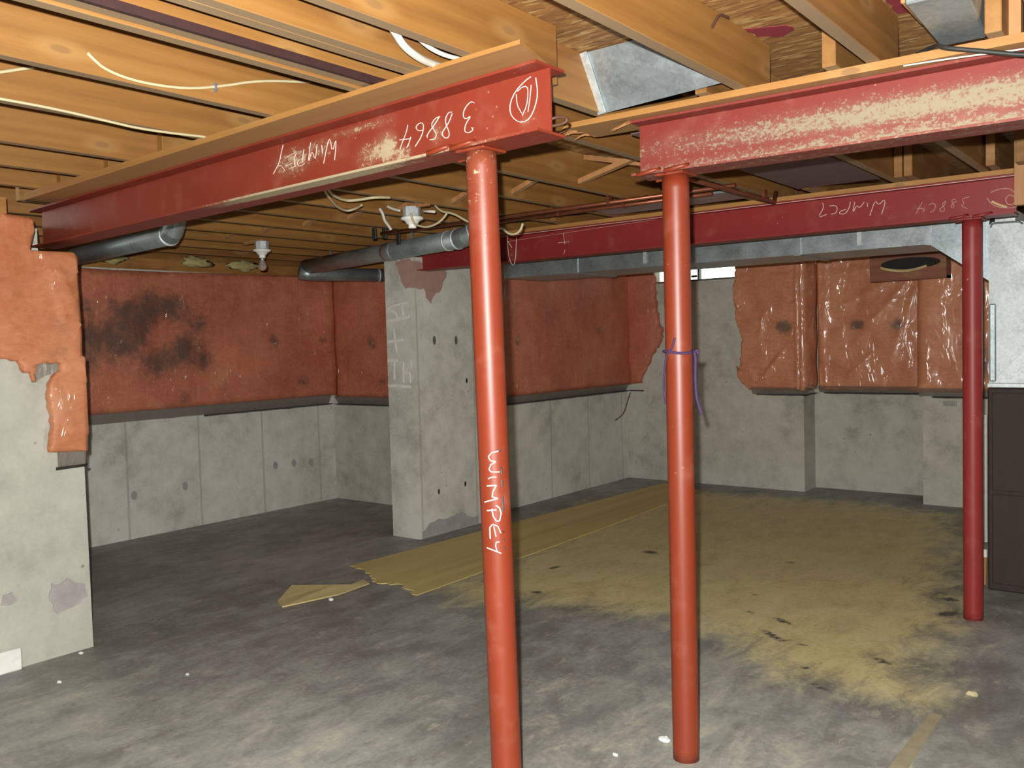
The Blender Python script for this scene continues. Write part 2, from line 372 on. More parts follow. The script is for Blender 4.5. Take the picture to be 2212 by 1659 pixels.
# traced chalk and cable lines, world metres
S={"b1word":[[[-2.498,1.977,2.093],[-2.507,1.977,2.076],[-2.521,1.978,2.043],[-2.534,1.978,2.026],[-2.56,1.979,2.003]],[[-2.534,1.978,2.026],[-2.515,1.978,2.026],[-2.497,1.977,2.007]],[[-2.482,1.976,2.048],[-2.456,1.975,2.053],[-2.423,1.974,2.056],[-2.436,1.974,2.043],[-2.441,1.974,2.027],[-2.435,1.974,2.01]],[[-2.491,1.976,2.021],[-2.472,1.976,2.02],[-2.451,1.975,2.025]],[[-2.468,1.976,2.008],[-2.435,1.974,2.01]],[[-2.384,1.972,2.06],[-2.39,1.972,2.044],[-2.393,1.972,2.033],[-2.398,1.973,2.019]],[[-2.388,1.972,2.031],[-2.411,1.973,2.029],[-2.425,1.974,2.022],[-2.419,1.974,2.009],[-2.403,1.973,2.007],[-2.385,1.972,2.013]],[[-2.348,1.971,2.076],[-2.355,1.971,2.052],[-2.362,1.971,2.02],[-2.358,1.971,2.018],[-2.347,1.97,2.043],[-2.338,1.97,2.041],[-2.328,1.97,2.017],[-2.322,1.97,2.033],[-2.314,1.969,2.065]],[[-2.29,1.968,2.058],[-2.288,1.968,2.03]],[[-2.284,1.968,1.998],[-2.273,1.968,2.029],[-2.256,1.967,2.067],[-2.245,1.966,2.071],[-2.238,1.966,2.026],[-2.217,1.965,2.065],[-2.218,1.965,2.044],[-2.228,1.966,2.0]]],"b1num":[[[-1.883,1.951,2.052],[-1.889,1.952,2.034],[-1.905,1.952,2.01],[-1.921,1.953,1.986]],[[-1.921,1.953,2.014],[-1.872,1.951,2.01]],[[-1.872,1.951,2.015],[-1.879,1.951,1.999],[-1.891,1.952,1.986]],[[-1.823,1.949,2.026],[-1.839,1.949,2.027],[-1.85,1.95,2.038],[-1.841,1.95,2.047],[-1.822,1.949,2.049],[-1.815,1.948,2.036],[-1.824,1.949,2.011],[-1.854,1.95,1.984]],[[-1.749,1.946,2.053],[-1.769,1.946,2.05],[-1.785,1.947,2.036],[-1.774,1.947,2.018],[-1.764,1.946,2.003],[-1.772,1.947,1.992],[-1.792,1.947,1.993]],[[-1.751,1.946,2.053],[-1.767,1.946,2.036],[-1.805,1.948,2.008],[-1.802,1.948,2.001]],[[-1.7,1.944,2.056],[-1.714,1.944,2.058],[-1.728,1.945,2.042],[-1.725,1.945,2.023],[-1.714,1.944,2.004],[-1.714,1.944,1.989],[-1.73,1.945,1.986],[-1.744,1.945,2.002],[-1.731,1.945,2.015],[-1.712,1.944,2.031],[-1.7,1.944,2.052]],[[-1.614,1.94,2.065],[-1.626,1.94,2.072],[-1.65,1.942,2.059],[-1.659,1.942,2.04],[-1.651,1.942,2.026],[-1.625,1.94,2.033],[-1.649,1.942,2.015],[-1.655,1.942,1.994],[-1.641,1.941,1.987],[-1.624,1.94,1.99],[-1.621,1.94,1.998],[-1.628,1.941,1.999]]],"b1circ":[[[-1.411,1.932,2.095],[-1.432,1.933,2.088],[-1.465,1.934,2.068],[-1.485,1.935,2.041],[-1.486,1.935,2.013],[-1.468,1.934,1.991],[-1.443,1.933,1.981],[-1.418,1.932,1.987],[-1.399,1.931,2.014],[-1.389,1.931,2.047],[-1.395,1.931,2.089]],[[-1.458,1.934,2.066],[-1.443,1.933,2.074],[-1.425,1.932,2.073],[-1.421,1.932,2.059],[-1.427,1.932,2.022],[-1.444,1.933,2.0]],[[-1.462,1.934,2.059],[-1.461,1.934,2.031],[-1.446,1.933,2.007]],[[-1.41,1.931,2.073],[-1.416,1.932,2.039],[-1.424,1.932,2.005]]],"b3word":[[[-1.588,4.72,2.077],[-1.583,4.72,2.051],[-1.614,4.72,2.003],[-1.568,4.72,2.016]],[[-1.552,4.72,2.058],[-1.524,4.72,2.057],[-1.512,4.72,2.043],[-1.52,4.72,2.016],[-1.545,4.72,2.014]],[[-1.469,4.72,2.031],[-1.499,4.72,2.024],[-1.505,4.72,2.012],[-1.475,4.72,2.006],[-1.454,4.72,2.034],[-1.447,4.72,2.066]],[[-1.425,4.72,2.063],[-1.438,4.72,2.005],[-1.415,4.72,2.047],[-1.403,4.72,2.028],[-1.378,4.72,2.058]],[[-1.364,4.72,2.051],[-1.362,4.72,2.031]],[[-1.352,4.72,1.986],[-1.325,4.72,2.062],[-1.309,4.72,2.033],[-1.28,4.72,2.061],[-1.278,4.72,2.037],[-1.295,4.72,1.987]]],"b3num":[[[-1.105,4.721,2.026],[-1.133,4.721,1.972]],[[-1.128,4.721,1.998],[-1.094,4.721,1.992],[-1.101,4.721,1.978]],[[-1.074,4.721,2.008],[-1.056,4.721,2.016],[-1.043,4.721,2.002],[-1.052,4.721,1.977],[-1.07,4.721,1.972]],[[-0.999,4.721,2.019],[-1.016,4.721,2.006],[-1.008,4.721,1.991],[-1.003,4.721,1.972],[-1.025,4.721,1.97],[-1.025,4.721,1.984],[-1.008,4.721,1.996],[-0.999,4.721,2.014]],[[-0.955,4.721,2.023],[-0.973,4.721,2.02],[-0.968,4.721,2.001],[-0.96,4.721,1.986],[-0.977,4.721,1.983],[-0.973,4.721,1.999],[-0.951,4.721,2.013]],[[-0.895,4.721,2.027],[-0.93,4.721,2.02],[-0.917,4.721,1.995],[-0.934,4.721,1.988],[-0.904,4.721,1.97]]],"b3circ":[[[-0.807,4.721,2.035],[-0.77,4.721,2.047],[-0.73,4.721,2.046],[-0.702,4.721,2.02],[-0.686,4.721,1.973],[-0.698,4.721,1.956],[-0.734,4.721,1.954],[-0.779,4.721,1.965],[-0.808,4.721,1.987],[-0.82,4.721,2.011]],[[-0.704,4.721,1.989],[-0.707,4.721,1.978],[-0.714,4.721,1.97],[-0.724,4.721,1.968],[-0.734,4.721,1.972],[-0.741,4.721,1.982],[-0.744,4.721,1.993],[-0.741,4.721,2.004],[-0.734,4.721,2.012],[-0.724,4.721,2.014],[-0.714,4.721,2.009],[-0.706,4.721,2.0],[-0.704,4.721,1.989]]],"b3thick":[[[-0.801,4.721,1.993],[-0.771,4.721,1.974],[-0.738,4.721,1.959]]],"b3cross":[[[-3.266,4.716,2.019],[-3.178,4.717,2.019]],[[-3.224,4.717,2.077],[-3.214,4.717,2.007]],[[-3.213,4.717,1.971],[-3.224,4.717,1.944]],[[-2.862,4.717,1.933],[-2.831,4.717,1.934]]],"b3line":[[[-3.668,4.716,2.064],[-3.237,4.717,2.076],[-2.492,4.718,2.096]]],"p1word":[[[-1.5579,1.9336,1.0965],[-1.5607,1.9296,1.0957],[-1.5638,1.9261,1.0948],[-1.5673,1.923,1.0939],[-1.571,1.9202,1.0929],[-1.574,1.9185,1.0893],[-1.5771,1.917,1.0857],[-1.5804,1.9157,1.082],[-1.578,1.9168,1.0765],[-1.5756,1.9179,1.071],[-1.572,1.9199,1.0702],[-1.5687,1.9223,1.0693],[-1.5655,1.9249,1.0683],[-1.5627,1.9277,1.0673],[-1.5654,1.925,1.0653],[-1.5684,1.9225,1.0632],[-1.5716,1.9203,1.0611],[-1.575,1.9184,1.059],[-1.5765,1.9177,1.0546],[-1.5781,1.9171,1.0502],[-1.5796,1.9166,1.0457],[-1.5771,1.9177,1.0425],[-1.5747,1.9189,1.0392],[-1.5706,1.9213,1.0391],[-1.5667,1.9242,1.039],[-1.5632,1.9275,1.0388],[-1.5601,1.9312,1.0386],[-1.5573,1.9354,1.0382]],[[-1.563,1.928,1.0245],[-1.5667,1.9245,1.0244],[-1.5708,1.9214,1.0241],[-1.5753,1.9188,1.0238],[-1.579,1.9172,1.0216],[-1.5829,1.9159,1.0193]],[[-1.5873,1.9152,0.9992],[-1.5826,1.9163,0.9998],[-1.5782,1.9179,1.0003],[-1.5741,1.9198,1.0007],[-1.5703,1.9221,1.001],[-1.5668,1.9247,1.0013],[-1.5636,1.9277,1.0015],[-1.5655,1.9259,0.9972],[-1.5675,1.9243,0.9929],[-1.5696,1.9228,0.9885],[-1.5718,1.9214,0.9842],[-1.5726,1.921,0.979],[-1.5734,1.9206,0.9739],[-1.5742,1.9202,0.9688],[-1.5707,1.9223,0.9676],[-1.5674,1.9247,0.9664],[-1.5644,1.9274,0.9652],[-1.5616,1.9304,0.9639],[-1.5644,1.9274,0.963],[-1.5676,1.9247,0.962],[-1.571,1.9223,0.961],[-1.5746,1.9202,0.9599],[-1.5785,1.9184,0.9588],[-1.5828,1.917,0.9575],[-1.5873,1.9159,0.9562],[-1.5922,1.9154,0.9547],[-1.5977,1.9154,0.9532]],[[-1.5905,1.9159,0.9294],[-1.5855,1.9167,0.9301],[-1.5808,1.918,0.9307],[-1.5765,1.9197,0.9312],[-1.5726,1.9217,0.9316],[-1.5689,1.9241,0.9319],[-1.5655,1.9269,0.9322]],[[-1.5668,1.9256,0.9455],[-1.5641,1.928,0.9428],[-1.5616,1.9306,0.94],[-1.5594,1.9335,0.9372],[-1.5586,1.9346,0.9319],[-1.5579,1.9358,0.9266],[-1.5571,1.937,0.9214],[-1.5577,1.9361,0.9173],[-1.5583,1.9353,0.9132],[-1.5589,1.9344,0.909],[-1.5596,1.9336,0.9049],[-1.5602,1.9329,0.9008],[-1.5631,1.9295,0.9005],[-1.5664,1.9266,0.9002],[-1.5685,1.9248,0.9047],[-1.5708,1.9232,0.9092],[-1.5732,1.9217,0.9136],[-1.5738,1.9213,0.918],[-1.5744,1.9208,0.9224],[-1.5751,1.9204,0.9268],[-1.5757,1.9201,0.9312],[-1.5764,1.9197,0.9356]],[[-1.5836,1.9185,0.8501],[-1.5837,1.9184,0.8547],[-1.5837,1.9183,0.8593],[-1.5838,1.9182,0.8639],[-1.5838,1.9181,0.8685],[-1.5838,1.9181,0.8731],[-1.5839,1.918,0.8777],[-1.5839,1.9179,0.8822],[-1.5798,1.9191,0.8869],[-1.5759,1.9206,0.8914],[-1.5714,1.9231,0.8896],[-1.5673,1.926,0.8877],[-1.5635,1.9294,0.8856],[-1.5623,1.9307,0.8808],[-1.5611,1.9321,0.876],[-1.56,1.9335,0.8712],[-1.5589,1.935,0.8663]],[[-1.5731,1.9221,0.8859],[-1.5725,1.9226,0.8818],[-1.5718,1.923,0.8777],[-1.5711,1.9235,0.8736],[-1.5704,1.924,0.8695],[-1.5698,1.9245,0.8654],[-1.5691,1.925,0.8612],[-1.5685,1.9255,0.8571]],[[-1.5616,1.932,0.8412],[-1.5652,1.9285,0.8409],[-1.569,1.9254,0.8405],[-1.5696,1.9251,0.835],[-1.5703,1.9247,0.8294],[-1.5692,1.9255,0.8242],[-1.5682,1.9263,0.819],[-1.5672,1.9272,0.8138]],[[-1.5958,1.9176,0.8234],[-1.5908,1.9177,0.8224],[-1.5863,1.9184,0.8212],[-1.5821,1.9194,0.82],[-1.5782,1.9208,0.8186],[-1.5745,1.9224,0.8172],[-1.5711,1.9244,0.8157],[-1.5679,1.9266,0.8141],[-1.5649,1.9291,0.8124],[-1.5621,1.9319,0.8106],[-1.5595,1.9349,0.8088]]],"pil":[[[-4.502,4.597,1.698],[-4.637,4.597,1.686],[-4.704,4.597,1.662]],[[-4.554,4.597,1.678],[-4.545,4.597,1.595]],[[-4.705,4.597,1.657],[-4.633,4.597,1.64],[-4.609,4.597,1.607],[-4.61,4.597,1.584]],[[-4.709,4.597,1.574],[-4.59,4.597,1.583],[-4.481,4.597,1.6]],[[-4.646,4.597,1.516],[-4.621,4.597,1.348]],[[-4.709,4.597,1.424],[-4.552,4.597,1.435]],[[-4.716,4.597,1.287],[-4.617,4.597,1.288]],[[-4.65,4.597,1.284],[-4.653,4.597,1.149]],[[-4.559,4.597,1.278],[-4.563,4.597,1.126]],[[-4.485,4.597,1.287],[-4.478,4.597,1.237]],[[-4.537,4.597,1.2],[-4.493,4.597,1.2],[-4.493,4.597,1.127]],[[-4.718,4.597,1.104],[-4.491,4.597,1.099]]],"string":[[[-3.596,4.62,2.105],[-3.596,4.62,1.975],[-3.567,4.62,1.89],[-3.537,4.62,1.908],[-3.522,4.62,2.076]],[[-3.594,4.62,2.054],[-3.561,4.62,2.006]]],"p1dark":[[[-1.557,1.936,1.096],[-1.555,1.941,1.103]],[[-1.555,1.94,1.051],[-1.555,1.941,1.044],[-1.555,1.941,1.031]],[[-1.555,1.942,1.016],[-1.555,1.942,0.996]],[[-1.555,1.942,0.967],[-1.555,1.943,0.949],[-1.555,1.942,0.925]],[[-1.555,1.942,0.87],[-1.555,1.943,0.867]],[[-1.555,1.942,0.848],[-1.555,1.942,0.844]],[[-1.555,1.944,0.826],[-1.555,1.944,0.82]]],"wires":[[[-3.991,3.47,2.29],[-3.94,3.47,2.262],[-3.844,3.47,2.231],[-3.748,3.47,2.222],[-3.624,3.47,2.216],[-3.499,3.47,2.188]],[[-3.985,3.47,2.285],[-3.928,3.47,2.234],[-3.845,3.47,2.203],[-3.775,3.47,2.203],[-3.711,3.47,2.222]],[[-3.347,3.47,2.097],[-3.332,3.47,2.046],[-3.304,3.47,2.027],[-3.238,3.47,2.01],[-3.172,3.47,2.018],[-3.122,3.47,2.04],[-3.089,3.47,2.069]],[[-3.257,3.47,2.091],[-3.152,3.47,2.083]],[[-3.131,3.47,2.081],[-3.062,3.47,2.066],[-3.021,3.47,2.049],[-2.957,3.47,2.012],[-2.86,3.47,1.975]],[[-3.579,3.47,2.145],[-3.557,3.47,2.115],[-3.546,3.47,2.077],[-3.518,3.47,2.049],[-3.498,3.47,2.024]],[[-3.519,3.47,2.151],[-3.478,3.47,2.132],[-3.426,3.47,2.118]],[[-2.735,3.47,1.961],[-2.703,3.47,1.93],[-2.66,3.47,1.917],[-2.622,3.47,1.931],[-2.605,3.47,1.967]]]}
# ------------------------------------------------------------ room shell
ZJ,ZS,WT=2.125,2.29,2.02
def grid_floor():
    x0,x1,y0,y1,c=-6.66,2.7,-2.3,8.4,.03
    nx=int((x1-x0)/c)+1; ny=int((y1-y0)/c)+1
    X=np.linspace(x0,x1,nx); Y=np.linspace(y0,y1,ny)
    gx,gy=np.meshgrid(X,Y); n=nx*ny
    co=np.zeros((n,3)); co[:,0]=gx.ravel(); co[:,1]=gy.ravel()
    i=np.arange(n).reshape(ny,nx)
    q=np.stack([i[:-1,:-1],i[:-1,1:],i[1:,1:],i[1:,:-1]],-1).reshape(-1,4)
    poly=np.array([(-4.14,6.5),(-3.55,4.7),(-3.45,3.75),(-3.1,3.6),(-2.94,3.8),(-2.46,3.9),(-2.12,4.0),(-1.61,3.75),(-1.35,3.52),(-.845,3.55),(-1.01,4.0),(-.95,4.6),(-1.1,5.1),(-1.2,6.0),(-1.52,7.3),(-2.1,7.45),(-2.84,7.4),(-3.7,7.35)])
    px,py=co[:,0],co[:,1]; inside=np.zeros(n,bool); dist=np.full(n,9.)
    m=len(poly)
    for k in range(m):
        ax,ay=poly[k]; bx,by=poly[(k+1)%m]
        c1=(ay>py)!=(by>py); xi=(bx-ax)*(py-ay)/(by-ay+1e-9)+ax; inside^=c1&(px<xi)
        t=np.clip(((px-ax)*(bx-ax)+(py-ay)*(by-ay))/((bx-ax)**2+(by-ay)**2),0,1)
        dist=np.minimum(dist,np.hypot(px-ax-t*(bx-ax),py-ay-t*(by-ay)))
    sd=np.where(inside,dist,-dist)
    saw=np.clip(.5+sd*1.7,0,1)
    saw=np.maximum(saw,.22*np.clip(1-np.hypot((px+1.2)/1.6,(py-2.7)/.6),0,1))
    sc=np.zeros(n)
    for cx,cy,ang,a,b in [(-1.629, 4.199, -0.562, 0.105, 0.028), (-1.588, 3.966, -0.655, 0.153, 0.03), (-1.816, 4.251, -0.729, 0.049, 0.02), (-1.085, 3.905, -0.551, 0.074, 0.028), (-1.204, 3.482, -0.588, 0.073, 0.02), (-2.868, 5.113, -0.036, 0.077, 0.05), (-2.012, 5.322, -0.105, 0.042, 0.03), (-1.325, 3.654, -0.482, 0.027, 0.025), (-1.952, 4.575, -0.627, 0.116, 0.012), (-1.443, 3.929, -0.403, 0.09, 0.012), (-1.047, 5.003, -0.293, 0.061, 0.05), (-1.002, 4.741, 0.969, 0.085, 0.05), (-3.176, 4.46, 1.317, 0.072, 0.03), (-2.944, 3.962, 0.043, 0.051, 0.04), (-3.846, 5.645, 0.843, 0.06, 0.03), (-3.642, 3.704, 0.721, 0.103, 0.05)]:
        u=(px-cx)*math.cos(ang)+(py-cy)*math.sin(ang); v=-(px-cx)*math.sin(ang)+(py-cy)*math.cos(ang)
        sc=np.maximum(sc,.8*np.exp(-((u/a)**2+(v/b)**2)))
    me=bpy.data.meshes.new('floor'); me.from_pydata(co.tolist(),[],q.tolist())
    for nm,val in (('sawdust',saw),('scuff',sc)):
        a=me.attributes.new(nm,'FLOAT','POINT'); a.data.foreach_set('value',val.astype(np.float32))
    me.materials.append(M['floor']); o=bpy.data.objects.new('floor',me); COL.objects.link(o); o['kind']='structure'; ORG['floor']=Vector((0,0,0)); return o
floor=grid_floor()
def wallobj(name,boxes,m):
    bm=base_bm()
    for b in boxes: box(bm,*b)
    return struct(obj(name,bm,m))
WL=wallobj('wall_left',[(-4.55,-4.195,-2.3,2.082,0,1.872),(-4.55,-4.195,-2.3,1.86,1.872,WT)],'conc_near')
wallobj('wall_left_side',[(-6.66,-4.55,1.75,2.082,0,WT)],'conc_x')
WR=wallobj('wall_recess',[(-6.66,-6.354,2.082,5.49,0,WT)],'conc_y')
wallobj('wall_return',[(-6.66,-4.6,5.49,5.75,0,WT)],'conc_x')
wallobj('wall_middle',[(-4.9,-4.6,5.75,7.8,0,WT)],'conc_y')
WP=wallobj('wall_pilaster',[(-4.72,-4.449,4.6,5.3,0,WT)],'conc_y')
wallobj('wall_far',[(-4.9,-2.81,7.8,8.08,0,1.925),(-4.9,-4.36,7.8,8.08,1.925,2.112),(-3.2,-2.81,7.8,8.08,1.925,2.112)],'conc_x')
wallobj('wall_far_recess',[(-4.9,-2.81,8.08,8.4,0,1.90),(-2.81,-1.8,8.08,8.4,0,WT)],'conc_x')
wallobj('wall_far_pilaster',[(-1.8,2.7,7.67,8.4,0,WT)],'conc_x')
wallobj('wall_right',[(2.6,2.7,-2.3,7.67,0,WT)],'conc_y')
wallobj('wall_behind',[(-4.195,2.6,-2.4,-2.3,0,WT)],'conc_x')
CE=struct(boxo('ceiling',-6.66,2.7,-2.4,8.4,ZS,ZS+.02,'osb'))
def trim(n,*b,m='plate'): return struct(boxo('trim_%d'%n,*b,m))
trim(1,-4.45,-4.21,-2.3,1.80,WT,2.10); trim(2,-6.62,-6.40,2.09,5.46,WT,2.11); trim(3,-6.62,-6.46,2.09,5.70,2.11,ZS,m='joist')
trim(4,-4.85,-4.66,5.80,7.78,WT,2.11); trim(5,-4.85,-2.80,7.95,8.06,2.112,ZS); trim(7,-6.38,-4.62,5.52,5.70,WT,ZS); trim(8,-4.70,-4.46,4.80,5.28,WT,2.11); trim(6,-2.81,2.6,8.2,8.36,WT,ZS)
# form-tie spots and patches on the bare concrete
for i,(y,z) in enumerate([(4.814,1.426),(5.053,1.422),(5.161,1.114),(5.109,.331),(4.812,.316)]):
    r=.020 if i<2 else .012
    patch('tie_hole',[(-4.449,y+r*.8*math.cos(a),z+r*1.7*math.sin(a)) for a in [k*math.pi/5 for k in range(10)]],(1,0,0),'steel' if i<2 else 'dark',WP,.002)
for y,z in [(4.812,.39),(5.011,.385),(5.201,.37),(3.943,.335),(3.518,.326)]:
    patch('tie_hole',[(-6.354,y+.025*math.cos(a),z+.035*math.sin(a)) for a in [k*math.pi/4 for k in range(8)]],(1,0,0),'mortar',WR,.002)
patch('mortar_patch',[(-4.195,y,z) for y,z in rag([(1.885,.30),(1.90,.35),(1.94,.335),(1.975,.36),(2.01,.33),(2.06,.31),(2.065,.25),(2.02,.22),(1.97,.215),(1.92,.20),(1.90,.25)],.008,.02,True)],(1,0,0),'mortar',WL)
patch('mortar_patch',[(-4.195,y,z) for y,z in rag([(1.69,.345),(1.73,.35),(1.75,.31),(1.72,.29),(1.68,.30)],.006,.02,True)],(1,0,0),'mortar',WL)
patch('mortar_patch',[(-4.449,y,z) for y,z in rag([(4.62,.0),(4.62,.05),(4.70,.10),(4.80,.115),(4.9,.10),(5.0,.12),(5.09,.11),(5.15,.07),(5.25,.06),(5.25,0)],.01,.03,True)],(1,0,0),'mortar',WP)
patch('rusty_patch',[(-4.449,y,z) for y,z in rag([(4.603,1.99),(4.603,1.80),(4.66,1.795),(4.72,1.80),(4.74,1.74),(4.79,1.69),(4.83,1.75),(4.90,1.79),(4.94,1.86),(4.97,1.925),(4.80,1.99)],.012,.025,True)],(1,0,0),'rustmortar',WP,.003)
patch('rusty_patch',[(x,4.6,z) for x,z in rag([(-4.60,2.0),(-4.585,1.92),(-4.55,1.85),(-4.51,1.80),(-4.452,1.80),(-4.452,2.0)],.01,.025,True)][::-1],(0,-1,0),'rustmortar',WP,.003)
strokes('painted_mark','pil','paint',WP,.011)
bpy.data.objects['painted_mark'].scale.y=.25
# joists: pieces of the ceiling
JM={}
def joist(x,y0,y1,zb=ZJ,zt=ZS):
    L=round(y1-y0,2); k=(L,round(zt-zb,3))
    if k not in JM:
        bm=base_bm(); box(bm,0,.038,-L/2,L/2,0,k[1],0,.002); me=bpy.data.meshes.new('floor_joist'); bm.to_mesh(me); bm.free(); me.materials.append(M['joist']); JM[k]=me
    o=bpy.data.objects.new('floor_joist',JM[k]); COL.objects.link(o); o.parent=CE
    o.location=Vector((x,(y0+y1)/2,zb))-ORG['ceiling']; return o
for x in (-4.07,-3.66,-3.26,-2.747,-2.34,-1.937,-1.71,-1.672,-1.50): joist(x,-2.28,2.13)
joist(-1.893,-2.28,2.13,ZJ+.006)
for x in (-1.11,-.735,-.33,.075,.48,.885,1.29,1.695,2.1): joist(x,-2.28,2.72)
S2=[-6.06,-5.65,-5.25,-4.84,-4.435,-4.03,-3.62,-3.215,-2.81,-2.41,-1.845,-1.58]
for x in S2: joist(x,1.94,4.90 if x>-4.5 else 5.50)
S2b=[-1.22,-.84,-.44,-.03,.38,.79,1.2]
for x in S2b: joist(x,2.50,4.90)
for x in (-4.39,-3.985,-3.578,-3.17,-2.77,-2.36,-1.953,-1.62,-1.178,-1.134,-.788,-.674,-.26,.15,.55): joist(x,4.50,7.94)
bm=base_bm(); box(bm,-1.853,-1.839,-2.28,1.86,2.129,2.15); obj('furring_strip',bm,'maroon',CE)
allx=S2[2:]+S2b[:3]
for i,(a,b) in enumerate(zip(allx,allx[1:])):
    if b-a<.3: continue
    for sgn,y in ((0,3.60),(1,3.655)):
        bm=base_bm(); xa,xb=a+.041,b-.003; za,zb=(2.14,2.262) if sgn==0 else (2.262,2.14)
        hexa(bm,[(xa,y,za),(xb,y,zb),(xb,y+.035,zb),(xa,y+.035,za),(xa,y,za+.024),(xb,y,zb+.024),(xb,y+.035,zb+.024),(xa,y+.035,za+.024)])
        obj('cross_brace',bm,'brace',CE)
boxo('blocking',-.425,-.375,2.60,2.64,ZJ,ZS,'brace',CE)
for x in (-.80,-1.17): boxo('blocking',x-.28,x-.02,4.62,4.66,ZJ,ZS-.01,'brace',CE) if 0 else None
# ------------------------------------------------------------ steel beams
WF,BD,TW,TF=.127,.1778,.006,.0075
def beamline(k):
    Y,s,xm,zb,t={1:(2.0017,-.0416,-3.,1.9229,.0074),2:(2.6579,.0203,-.5,1.9229,-.0044),3:(4.722,.0019,-2.5,1.9229,-.0001)}[k]
    return lambda x:(Y+s*(x-xm),zb+t*(x-xm))
def steel_beam(k,x0,x1,m,dust):
    f=beamline(k); h=WF/2; w=TW/2
    prof=[(-h,0,'e'),(-h,TF,'e'),(-h*.5,TF,'f'),(-w,TF,'w')]+[(-w,TF+(BD-2*TF)*i/8,'w') for i in range(1,9)]+[(-h,BD-TF,'t'),(-h,BD,'t'),(h,BD,'t'),(h,BD-TF,'t'),(w,BD-TF,'b'),(w,TF,'b'),(h,TF,'b'),(h,0,'b')]+[(h*(1-i*.25),0,'u') for i in range(1,8)]
    bm=base_bm(); lay=bm.verts.layers.float.new('dust'); n=int((x1-x0)/.03); R=[]
    for i in range(n+1):
        x=x0+(x1-x0)*i/n; y,z=f(x); r=[]
        for py,pz,tg in prof:
            v=bm.verts.new((x,y+py,z+pz)); v[lay]=dust(x,py,pz,tg); r.append(v)
        R.append(r)
    m_=len(prof)
    for A,B in zip(R,R[1:]):
        for j in range(m_): bm.faces.new((A[j],B[j],B[(j+1)%m_],A[(j+1)%m_]))
    bm.faces.new(R[0]); bm.faces.new(R[-1][::-1]); bmesh.ops.recalc_face_normals(bm,faces=bm.faces[:])
    return obj('steel_beam',bm,m)
def blob(x,z,L): return max([a*math.exp(-((x-cx)/rx)**2-((z-cz)/rz)**2) for cx,cz,rx,rz,a in L]+[0])
def dust1(x,py,pz,t):
    if t=='w': return blob(x,pz,[(-1.975,.07,.055,.05,.75),(-1.92,.04,.06,.03,.62),(-2.45,.10,.14,.06,.5),(-2.30,.12,.10,.05,.42),(-2.05,.06,.1,.05,.5),(-1.76,.075,.03,.05,.5),(-1.43,.05,.03,.03,.45),(-2.1,.15,.2,.02,.45)])
    if t in('u',) and py<0: 
        k=max(0,1-abs(x+2.35)/.75); return 1.15*k*(1 if py<-WF*.1 else .55)
    if t in 'ef': return .95*max(0,1-abs(x+2.2)/.85)+.15
    return .12
def dust2(x,py,pz,t):
    if t in 'wf':
        r=pz/BD; q=min(1,max(0,(x+1.5)/.75))
        band=math.exp(-((r-.50)/.26)**2)*(.20+.32*q)+max(0,.60-r*2.4)*(.85+.35*q)
        return min(1,band)+.12
    if t=='e': return .35
    if t=='u': return .33+.12*noise.noise(Vector((x*6,py*30,1)))
    return .2
def dust3(x,py,pz,t): return .06
B1=tag(steel_beam(1,-4.44,-1.349,'red',dust1),'near red steel I-beam chalked with upside-down writing, running left to the orange insulated wall','beam')
B2=tag(steel_beam(2,-1.486,2.56,'reddusty',dust2),'red steel I-beam caked with cream dust splatter on the upper right','beam')
B3=tag(steel_beam(3,-4.452,-.70,'reddark',dust3),'farther dark red steel I-beam above the long galvanised trunk duct','beam')
strokes('chalk_word','b1word','chalk',B1); strokes('chalk_number','b1num','chalk',B1,.0014); strokes('chalk_circle','b1circ','chalk',B1,.0014)
strokes('chalk_word','b3word','chalk',B3,.002); strokes('chalk_number','b3num','chalkdim',B3,.0017); strokes('chalk_circle','b3circ','chalkdim',B3,.002)
strokes('chalk_smear','b3thick','yellowchalk',B3,.005); strokes('chalk_cross','b3cross','chalk',B3,.0018); strokes('chalk_line','b3line','chalkdim',B3,.0012)
f3=beamline(3); bm=base_bm(); sweep(bm,[(x,f3(x)[0]-WF/2-.0005,f3(x)[1]+BD-.008) for x in (-3.9,-2.5,-.66)],.0016,5); obj('chalk_line',bm,'chalk',B3)
# timber plates lying on the beams
def plank(k,x0,x1,near,far,m,label,skew=0,zt=ZJ-.0005):
    f=beamline(k); bm=base_bm(); n=24; R=[]
    for i in range(n+1):
        x=x0+(x1-x0)*i/n; y,z=f(x); s=skew if i==n else 0
        R.append([bm.verts.new(c) for c in ((x+s,y+near,z+BD+.001),(x,y+far,z+BD+.001),(x,y+far,zt),(x+s,y+near,zt))])
    for A,B in zip(R,R[1:]):
        for j in range(4): bm.faces.new((A[j],B[j],B[(j+1)%4],A[(j+1)%4]))
    bm.faces.new(R[0]); bm.faces.new(R[-1][::-1]); bmesh.ops.recalc_face_normals(bm,faces=bm.faces[:])
    return tag(obj('wood_plate',bm,m),label,'board')
plank(1,-4.19,-1.385,-.182,.066,'plate','thin wooden plate lying on top of the near chalked beam',.075)
P2=plank(2,-1.70,2.56,-.111,.07,'plate','orange wooden plate with a splintered left end on the dust-splattered beam')
plank(3,-4.44,-.70,-.07,.066,'plate','wooden plate lying on top of the farther dark red beam')
bm=base_bm(); f2=beamline(2)
for i in range(16):
    y=f2(-1.7)[0]-.108+.011*i; z=2.106+random.uniform(0,.014); L=random.uniform(.02,.085)
    p=Vector((-1.69,y,z)); q=p+Vector((-L,random.uniform(-.02,.02),random.uniform(-.018,.006)))
    sweep(bm,[p,(p+q)/2+Vector((0,0,.003)),q],[.005,.004,.0008],4)
o=obj('splinters',bm,'brace',P2); o['kind']='stuff'
bm=base_bm()
